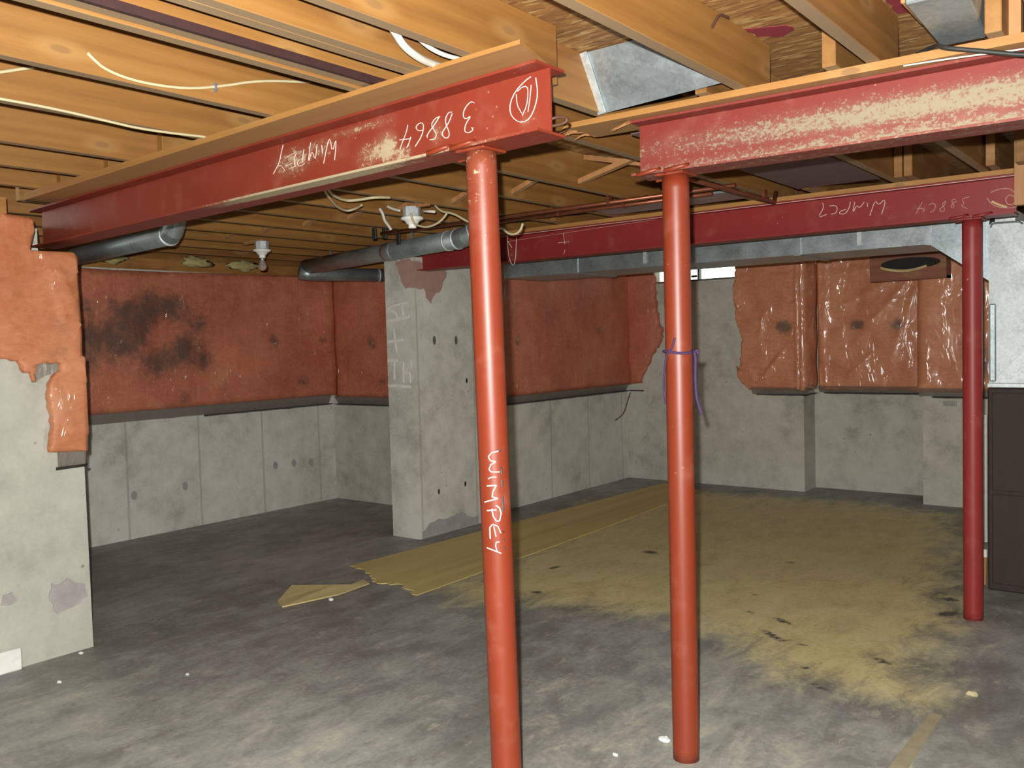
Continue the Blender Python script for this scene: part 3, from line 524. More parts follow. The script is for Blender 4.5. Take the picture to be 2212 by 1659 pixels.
for i in range(7):
    y=f2(-1.45)[0]-.085+.006*i; p=Vector((-1.489,y,2.095+.002*i)); q=p+Vector((-.05-.01*random.random(),-.01+.006*random.random(),-.01-.01*random.random()))
    sweep(bm,[p,q],[.006,.001],4)
o=obj('splinters',bm,'brace',P2); o['kind']='stuff'
# ------------------------------------------------------------ steel posts
def steel_post(x0,y0,x1,y1,zt,m,label,dtop,beamk,tabs):
    bm=base_bm(); lay=bm.verts.layers.float.new('dust'); n=40; R=.0434; rings=[]; H=int(zt/.04)
    for i in range(H+1):
        t=i/H; c=Vector((x0+(x1-x0)*t,y0+(y1-y0)*t,zt*t)); r=[]
        for k in range(n):
            a=2*math.pi*k/n; v=bm.verts.new(c+Vector((math.cos(a)*R,math.sin(a)*R,0))); v[lay]=dtop*max(0,(t-.74)/.26)+(.12 if t<.03 else 0); r.append(v)
        rings.append(r)
    for A,B in zip(rings,rings[1:]):
        for k in range(n): bm.faces.new((A[k],A[(k+1)%n],B[(k+1)%n],B[k]))
    bm.faces.new(rings[0][::-1]); bm.faces.new(rings[-1])
    o=tag(obj('steel_post',bm,m,origin=(x0,y0,0),smooth=True),label,'post')
    for p in o.data.polygons:
        if len(p.vertices)>4: p.use_smooth=False
    f=beamline(beamk); y,zb=f(x1)
    bm=base_bm(); box(bm,x1-.050,x1+.050,y-.050,y+.050,zt,zb-.0005,0,.001); obj('cap_plate',bm,m,o)
    for dx in tabs:
        for sg in (-1,1):
            bm=base_bm(); ye=y+sg*WF/2; P=[(x1+dx-.036,ye+sg*.002,zb-.004),(x1+dx-.030,ye+sg*.006,zb+.002),(x1+dx,ye+sg*.0065,zb+.004),(x1+dx+.03,ye+sg*.003,zb+.009),(x1+dx+.042,ye-sg*.014,zb+.0135)]
            sweep(bm,P,[.004,.0075,.0075,.0065,.006],8); obj('cap_tab',bm,m,o,smooth=True)
    return o
PO1=steel_post(-1.592,1.976,-1.598,1.943,1.925,'redpost','nearest red steel post with a white chalked word running down it',.3,1,(-.105,-.018))
PO2=steel_post(-1.361,2.640,-1.361,2.640,1.918,'redpost','red steel post tied with purple rope, standing under the dust-splattered beam',.08,2,(-.07,.03))
PO3=steel_post(-.886,4.728,-.886,4.726,1.914,'reddark','farthest dark red steel post, just left of the furnace',.0,3,(-.05,.05))
strokes('chalk_word','p1word','chalk',PO1,.002); [None for l in S['p1dark'] if [S.__setitem__('one',[l]),strokes('black_scuff','one','black',PO1,.003)]]
# ------------------------------------------------------------ insulation
def hem(name,parent,O,U,N,u0,u1,z0,z1,m,th,sag=0):
    O=Vector(O);U=Vector(U);N=Vector(N); bm=base_bm(); n=max(2,int(abs(u1-u0)/.05)); R=[]
    for i in range(n+1):
        u=u0+(u1-u0)*i/n; w=.004*noise.noise(Vector((u*9,z0*7,2))); 
        R.append([bm.verts.new(O+U*u+Vector((0,0,z))+N*d) for z,d in ((z0+w,th*.45+w),(z0+w,th*.3),(z1,th*.3),(z1,th*1.02))])
    for A,B in zip(R,R[1:]):
        for j in range(4): bm.faces.new((A[j],B[j],B[(j+1)%4],A[(j+1)%4]))
    bm.faces.new(R[0]); bm.faces.new(R[-1][::-1]); bmesh.ops.recalc_face_normals(bm,faces=bm.faces[:])
    return obj(name,bm,m,parent)
X,Yv=(1,0,0),(0,1,0); nX,nY=(1,0,0),(0,-1,0)
insA=[(0.9,2.04),(1.746,2.022),(1.885,2.012),(1.893,2.0),(1.895,1.952),(1.872,1.868),(2.06,1.872),(2.088,1.846),(2.080,1.772),(2.083,1.645),(2.086,1.537),(2.086,1.391),(2.103,1.384),(2.095,1.257),(2.091,1.1),(2.087,.941)]
insA+=rag([(1.916,.953),(1.92,1.033),(1.932,1.116),(1.92,1.159),(1.921,1.265),(1.944,1.301),(1.979,1.325),(1.98,1.355),(1.92,1.363),(1.869,1.351),(1.861,1.276),(1.847,1.32),(1.817,1.32),(1.794,1.374),(1.70,1.391),(1.3,1.385),(.9,1.38)],.006,.018)
def seg(u,z,a,b,w):
    dx,dz=b[0]-a[0],b[1]-a[1]; L=dx*dx+dz*dz; t=max(0,min(1,((u-a[0])*dx+(z-a[1])*dz)/L)); d=math.hypot(u-a[0]-t*dx,z-a[1]-t*dz)
    return max(0,1-d/w)
def foldA(u,z): return .014*seg(u,z,(1.995,1.79),(2.05,1.60),.022)+.012*seg(u,z,(1.965,1.77),(2.01,1.55),.02)+.010*seg(u,z,(1.5,1.405),(1.84,1.43),.025)+.008*seg(u,z,(1.93,1.28),(2.02,1.02),.03)
A=tag(blanket('insulation_blanket','ins_near',(-4.195,0,0),Yv,nX,insA,.035,fold=foldA,mould=[(2.0,1.52,.06,.45),(1.98,1.42,.05,.5),(1.78,1.66,.05,.45)],amp=.007,cell=.022,seed=1,puff=.009),'bright orange insulation torn away at its lower edge on the near left wall','insulation')
hem('plastic_hem',A,(-4.195,0,0),Yv,nX,1.955,2.080,.872,.955,'film',.03); hem('bottom_strip',A,(-4.195,0,0),Yv,nX,1.945,2.084,.866,.880,'black',.03)
patch('torn_film',[(-4.193,y,z) for y,z in rag([(1.865,1.36),(1.99,1.36),(1.985,1.315),(1.93,1.305),(1.875,1.275)],.008,.02,True)],(1,0,0),'film',A,.006)
mo=[(a,b,c*.9) for a,b,c in [(3.4,1.46,.168),(3.45,1.67,.168),(3.69,1.75,.149),(3.88,1.73,.13),(4.07,1.61,.112),(3.67,1.29,.13),(3.95,1.46,.093),(4.1,1.33,.13),(3.53,1.54,.149),(3.18,1.54,.112),(4.8,1.47,.074),(5.08,1.1,.074),(3.18,1.74,.09),(3.86,1.36,.13),(4.52,1.07,.03),(3.92,1.03,.05),(5.33,1.46,.052),(3.16,1.35,.12)]]
Bk=tag(blanket('insulation_blanket','ins',(-6.354,0,0),Yv,nX,[(2.15,2.03),(3.4,2.0),(4.5,2.015),(5.485,2.03),(5.485,.955),(4.2,.955),(2.15,.955)],.08,mould=mo,amp=.008,seed=4),'long red insulation blanket with dark mould blotches on the recessed left wall','insulation')
hem('plastic_hem',Bk,(-6.354,0,0),Yv,nX,2.2,5.40,.885,.965,'film',.08); hem('bottom_strip',Bk,(-6.354,0,0),Yv,nX,4.12,5.42,.872,.885,'black',.09)
Ck=tag(blanket('insulation_blanket','ins',(0,5.49,0),X,nY,[(-6.243,2.0),(-4.74,2.0),(-4.74,.94),(-6.243,.94)],.08,mould=[(-5.73,1.42,.07),(-5.62,1.08,.05)],amp=.008,seed=7),'red insulation panel between the wall corner and the bare concrete pilaster','insulation')
hem('plastic_hem',Ck,(0,5.49,0),X,nY,-6.25,-4.74,.88,.95,'film',.08); hem('bottom_strip',Ck,(0,5.49,0),X,nY,-6.25,-4.74,.868,.882,'black',.09)
Dk=tag(blanket('insulation_blanket','ins',(-4.6,0,0),Yv,nX,[(5.33,2.115),(7.79,2.115),(7.79,.94),(5.33,.94)],.06,mould=[(7.23,1.49,.05),(5.93,1.4,.06)],amp=.01,seed=11),'red insulation behind the nearest post, ending ragged beside the bare window wall','insulation')
dr=rag([(-4.26,2.115),(-4.249,1.99),(-4.235,1.712),(-4.218,1.577),(-4.17,1.463),(-4.213,1.33),(-4.302,1.219),(-4.34,1.128),(-4.394,1.037),(-4.422,.955)],.012,.025)
blanket('corner_fold','ins',(0,7.8,0),X,nY,[(-4.59,2.115)]+dr+[(-4.59,.945)],.05,Dk,amp=.012,seed=12)
hem('plastic_hem',Dk,(-4.6,0,0),Yv,nX,5.33,7.72,.885,.95,'film',.07); hem('bottom_strip',Dk,(-4.6,0,0),Yv,nX,5.33,7.75,.873,.887,'black',.08)
hem('bottom_strip',Dk,(0,7.8,0),X,nY,-4.55,-4.40,.873,.887,'black',.06)
er=rag([(-3.30,.90),(-3.343,.945),(-3.409,1.017),(-3.425,1.123),(-3.39,1.081),(-3.369,1.25),(-3.354,1.376),(-3.401,1.504),(-3.418,1.547),(-3.437,1.76),(-3.42,1.991),(-3.41,2.115)],.010,.025)
def foldE(u,z):
    s=.022*max(0,1-abs(u+2.835)/.022)
    for p,q,w in (((-3.27,.93),(-3.24,1.03),.02),((-3.15,1.0),(-3.0,1.2),.025),((-3.2,.98),(-2.95,1.27),.02),((-3.17,1.47),(-3.13,1.6),.022),((-3.2,1.38),(-3.16,1.45),.02),((-3.05,1.93),(-2.9,1.9),.018),((-3.1,1.35),(-2.86,1.37),.015),((-3.05,1.15),(-2.98,1.2),.03)): s+=.015*seg(u,z,p,q,w)
    return s
Ek=tag(blanket('insulation_blanket','ins_shiny',(0,7.8,0),X,nY,er+[(-2.80,2.115),(-2.80,.90)],.055,mould=[(-3.0,1.47,.06),(-2.93,1.46,.06)],amp=.009,seed=15,fold=foldE,cell=.02),'shiny plastic-covered insulation just right of the window, with a ragged left edge','insulation')
blanket('corner_fold','ins_shiny',(-2.81,0,0),Yv,nX,[(7.73,2.115),(8.07,2.115),(8.07,.90),(7.73,.90)],.045,Ek,amp=.008,seed=16)
hem('plastic_hem',Ek,(0,7.8,0),X,nY,-3.27,-2.76,.865,.93,'film',.07); hem('bottom_strip',Ek,(0,7.8,0),X,nY,-3.22,-2.76,.855,.868,'black',.085); hem('bottom_strip',Ek,(-2.81,0,0),Yv,nX,7.73,8.02,.855,.868,'black',.06)
def foldF(u,z):
    du,dz=u+1.86,z-1.97; d=math.hypot(du,dz); a=math.atan2(-du,-dz+1e-6)
    s=.016*(1-abs(math.sin(a*8+.6)))**2*math.exp(-((d-.5)/.45)**2)*(1 if dz<0 else 0)
    s+=.016*max(0,1-abs(u+2.69+.015*math.sin(z*6))/.02)
    for p,q,w in (((-2.35,2.0),(-2.28,1.80),.02),((-2.2,1.95),(-2.12,1.84),.02),((-1.98,1.45),(-1.94,1.33),.02),((-2.5,1.0),(-2.3,1.2),.02)): s+=.014*seg(u,z,p,q,w)
    return s
Fk=tag(blanket('insulation_blanket','ins_shiny',(0,8.08,0),X,nY,[(-2.75,2.115),(-1.805,2.115),(-1.805,.90),(-2.75,.90)],.07,mould=[(-2.431,1.46,.05),(-2.068,1.45,.065),(-2.38,1.47,.04)],amp=.008,puff=.004,seed=19,fold=foldF,cell=.02),'shiny creased plastic over insulation in the wall recess, with two dark tie holes','insulation')
hem('plastic_hem',Fk,(0,8.08,0),X,nY,-2.75,-1.83,.87,.93,'film',.09); hem('bottom_strip',Fk,(0,8.08,0),X,nY,-2.70,-1.83,.858,.872,'black',.10)
Gk=tag(blanket('insulation_blanket','ins_shiny',(0,7.67,0),X,nY,[(-1.83,2.115),(-.93,2.115),(-.93,.91),(-1.83,.91)],.05,mould=[(-1.4,1.25,.1),(-1.32,1.1,.08)],amp=.012,seed=23),'orange plastic-wrapped insulation on the pilaster behind the farthest post','insulation')
hem('plastic_hem',Gk,(0,7.67,0),X,nY,-1.82,-.95,.875,.94,'film',.06); hem('bottom_strip',Gk,(0,7.67,0),X,nY,-1.72,-1.1,.862,.876,'black',.075)
def torn(par,c,n,s=.02):
    s*=.75; rz=random.uniform(-.5,.5)
    n=Vector(n); bm=base_bm(); c=Vector(c); t=n.cross(Vector((0,0,1)))
    a=[bm.verts.new(c+t*(x*math.cos(rz)-z*math.sin(rz))*s*random.uniform(.7,1.2)+Vector((0,0,(x*math.sin(rz)+z*math.cos(rz))*s))+n*.012*k) for x,z,k in ((-1.1,-.6,.2),(1.2,-.7,.2),(.5,.5,1),(.0,1.2,1.2),(-.6,.1,1))]
    b=bm.verts.new(c-n*.012); bm.faces.new(a)
    for i in range(5): bm.faces.new((a[i],b,a[(i+1)%5]))
    bmesh.ops.recalc_face_normals(bm,faces=bm.faces[:]); obj('tie_end',bm,'batttear',par)
for y,z in ((4.791,1.44),(3.423,1.478),(3.155,1.721),(4.059,1.417)): torn(Bk,(-6.268,y,z),nX,.017)
torn(Ck,(-5.74,5.405,1.44),nY,.015); torn(Dk,(-4.535,5.92,1.42),nX,.014); torn(Dk,(-4.535,7.23,1.49),nX,.013)
for x in (-2.431,-2.068): torn(Fk,(x,8.0,1.44),nY,.022)

def redpatch(pts): patch('red_edge_paint',[(x,y,ZS-.001) for x,y in rag(pts,.008,.025,True)],(0,0,-1),'osbred',CE,.0012)
redpatch([(-1.068,2.52),(-.97,2.57),(-.96,2.63),(-1.01,2.665),(-1.066,2.61)])
redpatch([(-.69,2.48),(-.585,2.55),(-.60,2.66),(-.65,2.72),(-.69,2.70)])
redpatch([(-1.16,2.62),(-1.12,2.60),(-1.12,2.72),(-1.15,2.73)])

bm=base_bm(); box(bm,-1.615,-1.225,2.80,4.44,2.119,2.1235); obj('bay_panel',bm,'dullpanel',CE)
bm=base_bm(); box(bm,-2.70,-1.90,4.22,4.48,2.113,2.1235); obj('bay_panel',bm,'galvdark',CE)
for x,y in ((-4.10,3.92),(-4.02,3.93),(-4.21,4.24)):
    bm=base_bm(); box(bm,x-.018,x+.018,y-.006,y+.006,2.06,ZJ+.005,0,.002); obj('joist_clip',bm,'black',CE)
# ------------------------------------------------------------ ducts
def prism(bm,poly,y0,y1):
    a=[bm.verts.new((x,y0,z)) for x,z in poly]; b=[bm.verts.new((x,y1,z)) for x,z in poly]
    bm.faces.new(a); bm.faces.new(b[::-1]); k=len(a)
    for i in range(k): bm.faces.new((a[i],b[i],b[(i+1)%k],a[(i+1)%k]))
    bmesh.ops.recalc_face_normals(bm,faces=bm.faces[:])
bm=base_bm(); prism(bm,[(-4.2,1.878),(-1.215,1.873),(-.918,1.652),(-.918,2.05),(-4.2,2.05)],5.34,5.86)
TD=tag(obj('trunk_duct',bm,'galv'),'long rectangular galvanised trunk duct running behind the farther red beam','duct')
for x in (-3.55,-1.95):
    bm=base_bm(); box(bm,x-.02,x+.02,5.332,5.868,1.868,2.058); obj('duct_joint',bm,'galv',TD)
bm=base_bm(); prism(bm,[(-1.235,1.871),(-1.205,1.866),(-1.205,2.052),(-1.235,2.052)],5.334,5.865); obj('duct_joint',bm,'galv',TD)
for x in (-3.0,-1.6):
    bm=base_bm(); box(bm,x,x+.025,5.33,5.334,1.9,ZJ+.03); obj('hanger_strap',bm,'galvbright',TD)
# furnace and plenum
bm=base_bm(); box(bm,-.922,-.33,5.30,6.0,0,1.086,0,.008)
FU=tag(obj('furnace',bm,'furnace'),'dark brown furnace cabinet at the right edge beneath the galvanised plenum','furnace')
bm=base_bm(); box(bm,-.90,-.35,5.292,5.302,.04,.52,0,.003); obj('lower_door',bm,'furnace',FU)
bm=base_bm(); box(bm,-.90,-.35,5.292,5.302,.54,1.06,0,.003); obj('upper_door',bm,'furnace',FU)
bm=base_bm(); poly=[(-.916,1.09),(-.34,1.09),(-.34,1.70),(-.765,1.952),(-.90,1.958),(-.916,1.94)]
a=[bm.verts.new((x,5.31,z)) for x,z in poly]; b=[bm.verts.new((x,5.90,z)) for x,z in poly]; c=bm.verts.new((-.60,5.292,1.45))
for i in range(6):
    bm.faces.new((a[i],a[(i+1)%6],c)); bm.faces.new((a[i],b[i],b[(i+1)%6],a[(i+1)%6]))
bm.faces.new(b[::-1]); bmesh.ops.recalc_face_normals(bm,faces=bm.faces[:])
PL=tag(obj('supply_plenum',bm,'galvbright'),'bright galvanised sheet-metal plenum box on top of the brown furnace','duct')
bm=base_bm(); box(bm,-.912,-.880,5.290,5.312,1.12,1.53,0,.006); obj('drive_cleat',bm,'galv',PL)
bm=base_bm(); box(bm,-.922,-.34,5.288,5.312,1.088,1.112,0,.003); obj('bottom_flange',bm,'galvbright',PL)
bm=base_bm(); sweep(bm,[(-.905,5.306,1.93),(-.90,5.306,1.947),(-.885,5.306,1.951),(-.775,5.306,1.949),(-.755,5.306,1.935)],.006,6); obj('top_bead',bm,'galv',PL)
bm=base_bm(); box(bm,-.895,-.80,5.36,5.85,1.956,2.02); obj('collar',bm,'galvbright',PL)
bm=base_bm(); sweep(bm,[(-.955,5.40,0),(-.953,5.40,.155)],.011,8); ST=tag(obj('wood_stick',bm,'brace'),'short orange wooden stick with a white tip standing beside the furnace','stick')
bm=base_bm(); sweep(bm,[(-.953,5.40,.153),(-.953,5.40,.195)],.012,8); obj('white_tip',bm,'white',ST)
bm=base_bm(); sweep(bm,[(-1.145,6.5,0),(-1.145,6.5,.84)],.014,10); tag(obj('drain_pipe',bm,'paint'),'thin pale vertical pipe standing between the farthest post and the furnace','pipe')
bm=base_bm(); box(bm,-.69,-.56,4.60,4.64,1.95,ZS); obj('blocking',bm,'brace',CE)
# round pipes
def ringband(name,p,d,r,w,m,par):
    bm=base_bm(); p=Vector(p); d=Vector(d).normalized(); sweep(bm,[p-d*w/2,p-d*w*.2,p+d*w*.2,p+d*w/2],[r*1.0,r*1.06,r*1.06,r*1.0],28,True); return obj(name,bm,m,par,smooth=True)
a=Vector((-3.72,4.275,2.052)); b=Vector((-5.80,4.775,2.052)); d=(a-b).normalized()
bm=base_bm(); sweep(bm,[b,b+(a-b)*.5,a],.061,28)
RP=tag(obj('round_duct',bm,'galvdark',smooth=True),'round galvanised pipe with an elbow, hanging left of the nearest post under the joists','duct')
bm=base_bm(); P=[a]
c0=a+d*.02; e=Vector((.55,.62,.55)).normalized()
for t in (.25,.5,.75,1): 
    dd=(d*(1-t)+e*t).normalized(); P.append(P[-1]+dd*.055)
sweep(bm,P,.063,28); obj('elbow',bm,'galv',RP)
ringband('collar_ring',a,d,.0635,.014,'galvbright',RP); ringband('collar_ring',a-d*.10,d,.0625,.012,'galvbright',RP); ringband('collar_ring',P[2],P[2]-P[1],.064,.01,'galvbright',RP)
ringband('tape_band',b+(a-b)*.62,d,.0615,.12,'galv',RP)
bm=base_bm(); sweep(bm,[(-5.80,4.70,2.0),(-5.77,4.77,1.995),(-5.53,5.37,1.99)],[.05,.055,.055],24); RP2=obj('branch_pipe',bm,'galvdark',RP,smooth=True)
ringband('collar_ring',(-5.545,5.33,1.99),(.25,.63,0),.056,.014,'galvbright',RP2)
for t in (.2,.75):
    p=b+(a-b)*t; bm=base_bm(); box(bm,p.x-.012,p.x+.012,p.y-.003,p.y+.003,2.11,ZJ+.06); obj('hanger_strap',bm,'galv',RP)
bm=base_bm(); a3=Vector((-4.50,2.765,2.035)); b3=Vector((-5.9,2.93,2.035)); d3=(a3-b3).normalized(); sweep(bm,[b3,a3],.055,24)
R3=tag(obj('round_duct',bm,'galvdark',smooth=True),'short round pipe with an elbow tucked beneath the left end of the near beam','duct')
P=[a3]
for t in (.3,.6,.9,1.0):
    dd=(d3*(1-t)+Vector((.1,0,1))*t).normalized(); P.append(P[-1]+dd*.045)
bm=base_bm(); sweep(bm,P,.057,24); obj('elbow',bm,'galvdark',R3); ringband('collar_ring',a3,d3,.058,.012,'galvbright',R3)
# sheet metal closing a joist bay, and a boot in the next bays
bm=base_bm(); T=[(-1.535,2.372,2.284),(-1.113,2.372,2.284),(-1.113,2.452,2.128),(-1.540,2.484,2.120)]; n=Vector((0,.0025,.0015))
hexa(bm,[T[3],T[2],Vector(T[2])+n,Vector(T[3])+n,T[0],T[1],Vector(T[1])+n,Vector(T[0])+n])
SM=tag(obj('sheet_metal_panel',bm,'galv'),'slanted galvanised sheet closing a joist bay between the two near beam ends','sheet metal')
bm=base_bm(); T2=[(-1.545,2.370,2.284),(-1.515,2.362,2.284),(-1.517,2.472,2.120),(-1.550,2.482,2.118)]
hexa(bm,[T2[3],T2[2],Vector(T2[2])+n*2,Vector(T2[3])+n*2,T2[0],T2[1],Vector(T2[1])+n*2,Vector(T2[0])+n*2]); obj('folded_flange',bm,'galvbright',SM)
bm=base_bm(); hexa(bm,[(-.575,2.30,2.175),(-.44,2.30,2.175),(-.455,2.62,2.15),(-.565,2.62,2.15),(-.575,2.30,2.288),(-.44,2.30,2.288),(-.44,2.66,2.288),(-.575,2.66,2.288)],0,.004)
BO=tag(obj('duct_boot',bm,'galvdark'),'grey sheet-metal duct boot between joists at the top right corner','duct')
bm=base_bm(); box(bm,-.60,-.565,2.36,2.56,2.20,2.288,0,.003); obj('wood_cleat',bm,'brace',BO)
# copper pipes
def pipe(pts,label,straps,r=.0105):
    bm=base_bm(); sweep(bm,pts,r,10); o=tag(obj('copper_pipe',bm,'copper',smooth=True),label,'pipe','copper pipes under the joists')
    for p in straps:
        bm=base_bm(); box(bm,p[0]-.008,p[0]+.008,p[1]-.016,p[1]+.016,p[2]-.013,p[2]+.04); obj('pipe_strap',bm,'copper',o)
    return o
pipe([(-4.05,3.93,2.09),(-1.72,3.925,2.09)],'upper tarnished copper pipe crossing under the joists in front of the farther beam',[(-3.2,3.93,2.09),(-2.4,3.93,2.09)])
pipe([(-3.25,4.06,2.09),(-1.90,4.065,2.09)],'lower tarnished copper pipe crossing under the joists in front of the farther beam',[(-2.8,4.06,2.09),(-2.39,4.06,2.09)])
pipe([(-1.735,3.3,2.066),(-1.732,4.42,2.066),(-1.732,4.45,2.12)],'tarnished copper pipe running away beyond the dust-splattered beam near its post',[(-1.735,3.5,2.075),(-1.733,4.3,2.075)])
# slotted wooden box under the duct
bm=base_bm(); box(bm,-2.135,-1.573,7.44,7.465,1.795,2.02,0,.003); box(bm,-2.135,-1.573,7.465,7.60,1.80,1.82); box(bm,-2.135,-2.115,7.465,7.60,1.80,2.02); box(bm,-1.593,-1.573,7.465,7.60,1.80,2.02)
WBX=tag(obj('wooden_box',bm,'slotwood'),'brown wooden box with a dark oval slot below the trunk duct','box')
el=[(-1.83+.22*math.cos(k*math.pi/12),7.44,1.925+.045*math.sin(k*math.pi/12)) for k in range(24)]
patch('dark_slot',el,(0,-1,0),'dark',WBX,.002)
bm=base_bm(); sweep(bm,[(-2.05+.34*i/8,7.434,1.91-.042*math.sin(math.pi*(i+.6)/9.6)) for i in range(9)],.010,6); obj('pale_rim',bm,'scrapwood',WBX)
# window
bm=base_bm()
for b in ((-4.35,-3.21,7.86,7.90,1.925,1.945),(-4.35,-3.21,7.86,7.90,2.09,2.11),(-4.35,-4.325,7.86,7.90,1.945,2.09),(-3.235,-3.21,7.86,7.90,1.945,2.09)): box(bm,*b)
WN=struct(obj('window_1',bm,'steel'))
bm=base_bm(); box(bm,-3.838,-3.818,7.855,7.905,1.945,2.09); obj('mullion',bm,'steel',WN)
bm=base_bm(); box(bm,-4.325,-3.838,7.878,7.882,1.945,2.09); obj('pane',bm,'glass',WN)
bm=base_bm(); box(bm,-3.818,-3.235,7.878,7.882,1.945,2.09); obj('pane',bm,'glass',WN)
bm=base_bm(); box(bm,-3.90,-3.84,7.845,7.86,1.965,1.985,0,.003); obj('latch',bm,'black',WN)
# outlet box outline on the far pilaster
bm=base_bm(); cx,cz=-1.60,.82
for b in ((cx-.05,cx+.05,7.655,7.669,cz-.027,cz-.019),(cx-.05,cx+.05,7.655,7.669,cz+.019,cz+.027),(cx-.05,cx-.042,7.655,7.669,cz-.019,cz+.019),(cx+.042,cx+.05,7.655,7.669,cz-.019,cz+.019)): box(bm,*b)
OB=tag(obj('electrical_box',bm,'conc_near'),'small pale rectangular box on the wall under the pilaster insulation','electrical box')
bm=base_bm(); box(bm,cx-.042,cx+.042,7.664,7.669,cz-.019,cz+.019); box(bm,cx-.02,cx+.02,7.658,7.664,cz-.010,cz+.010); obj('box_back',bm,'mortar',OB)
# ------------------------------------------------------------ lampholders
def lampholder(x,y,label,bulb,jx,s=1.0):
    t=tag(empty('lampholder',(x,y,ZJ)),label,'lamp','porcelain lampholders')
    bm=base_bm(); lathe(bm,[(.044*s,2.068),(.046*s,2.07),(.046*s,2.118),(.044*s,2.12)],(x,y,0),8); obj('octagon_box',bm,'galvbright',t)
    bm=base_bm(); box(bm,min(x,jx),max(x,jx),y-.012,y+.012,2.112,2.135); obj('mounting_bar',bm,'brace',t)
    z=2.068; bm=base_bm(); lathe(bm,[(.046*s,z),(.060*s,z-.004),(.060*s,z-.014),(.040*s,z-.022),(.030*s,z-.036),(.028*s,z-.040)],(x,y,0),28); obj('porcelain_base',bm,'white',t,smooth=True)
    bm=base_bm(); lathe(bm,[(.021*s,z-.038),(.021*s,z-.058),(.015*s,z-.060)],(x,y,0),20); obj('socket',bm,'paper',t,smooth=True)
    if bulb:
        bm=base_bm(); lathe(bm,[(.012,z-.058),(.013,z-.072),(.026,z-.10),(.029,z-.118),(.022,z-.136),(.006,z-.144)],(x,y,0),20); obj('bulb',bm,'bulb',t,smooth=True)
        bm=base_bm(); lathe(bm,[(.0125,z-.056),(.0135,z-.062),(.0135,z-.074),(.012,z-.076)],(x,y,0),16); obj('bulb_cap',bm,'galv',t,smooth=True)
    return t
lampholder(-3.30,3.43,'white porcelain lampholder with loose cables beside the nearest post',False,-3.18)
lampholder(-5.03,3.77,'white porcelain lampholder with a clear bulb over the mouldy wall',True,-5.21)
# ------------------------------------------------------------ cables
def cable(pts,label,m='cable',r=.005,flat=None,sm=2,name='cable'):
    bm=base_bm(); sweep(bm,pts,r,8,True,sm); return tag(obj(name,bm,m,smooth=True),label,'cable')
x1=-2.297
cb=cable([(x1-.004,1.205,2.178),(x1,1.212,2.168),(x1,1.25,2.143),(x1,1.34,2.131),(x1,1.48,2.141),(x1,1.603,2.174),(x1,1.735,2.219),(x1,1.934,2.255)],'cream cable sagging along a joist face at the upper left, stapled midway',r=.0043)
bm=base_bm(); box(bm,-2.304,-2.289,1.575,1.581,2.153,2.178); obj('staple',bm,'galv',cb)
cable([(-2.702,.80,2.122),(-2.702,1.157,2.126),(-2.702,1.312,2.126),(-2.702,1.468,2.118),(-2.702,1.59,2.112),(-2.702,1.86,2.128)],'straight cream cable along the lower edge of a joist, ending above the near beam',r=.0045)
cable([(-2.702,.95,2.15),(-2.702,1.10,2.18),(-2.702,1.157,2.200),(-2.702,1.25,2.235)],'short cream cable end at the far left edge, above the long straight cable',r=.005)
cable([(-1.49,1.40,2.20),(-1.521,1.538,2.145),(-1.55,1.60,2.125),(-1.575,1.68,2.120),(-1.60,1.75,2.128),(-1.615,1.80,2.135)],'thick white cable dropping between joists onto the near wooden plate','cablewhite',.010)
cable([(-1.515,1.50,2.20),(-1.528,1.642,2.138),(-1.535,1.72,2.130),(-1.542,1.80,2.138)],'thinner white cable beside the thick one above the near wooden plate','cablewhite',.006)
cable([(-3.13,2.70,2.13),(-3.174,2.759,2.11),(-3.235,2.85,2.10),(-3.275,2.956,2.098),(-3.229,2.989,2.10),(-3.146,3.012,2.106),(-3.144,3.117,2.116)],'cream cable looping out from under the near beam toward the lampholder',r=.007)
cable([(-3.155,2.715,2.112),(-3.20,2.775,2.092),(-3.333,2.944,2.074),(-3.39,3.06,2.07),(-3.33,3.07,2.08),(-3.26,3.04,2.085)],'second cream cable loop hanging lower beside the first under the near beam',r=.006)
W_=S['wires']
cable([CAM+(Vector(p)-CAM)*.970 for p in W_[2]],'cream cable looping below the lampholder beside the nearest post',r=.0055)
cable([(-3.236,3.452,2.093),(-3.165,3.462,2.083)],'short white cable leaving the lampholder box to the right','cablewhite',.007,sm=0)
cable([(-3.19,3.49,2.12)]+W_[4]+W_[7],'cream cable passing behind the nearest post and ending in an upturned hook',r=.006)
cable(W_[5],'short cut cable end dangling left of the lampholder','cablewhite',.008)
cable(W_[6],'white cable stub entering the lampholder box from the left','cablewhite',.0075)
cable([(-.62,2.60,2.137),(-.575,2.56,2.137),(-.552,2.535,2.130),(-.535,2.522,2.117),(-.457,2.525,2.094),(-.358,2.53,2.063),(-.25,2.53,2.04)],'black cable lying over the splintered wooden plate at the right edge','black',.006)
cable([(-.64,2.546,2.0995),(-.60,2.546,2.098),(-.50,2.546,2.093),(-.36,2.546,2.082),(-.2,2.546,2.075)],'thin pale wire along the underside of the plate at the right edge','cablewhite',.0022)
cable([(-4.505,7.70,.864),(-4.545,7.72,.80),(-4.57,7.68,.66),(-4.59,7.60,.615),(-4.595,7.55,.60)],'thin dark wire dangling below the insulation at the back corner','rustwire',.005)
ob=strokes('string','string','cablewhite',None,.0022); tag(ob,'thin pale string loop hanging on the farther red beam beside the nearest post','string')
bm=base_bm(); sweep(bm,[(-1.36,1.938,1.975),(-1.34,1.945,1.98),(-1.315,1.945,1.976),(-1.308,1.945,1.968),(-1.315,1.945,1.960),(-1.36,1.938,1.957)],.004,6,True,2)
tag(obj('wire_hook',bm,'rustwire',smooth=True),'rusty wire loop sticking out of the near beam end','hook')
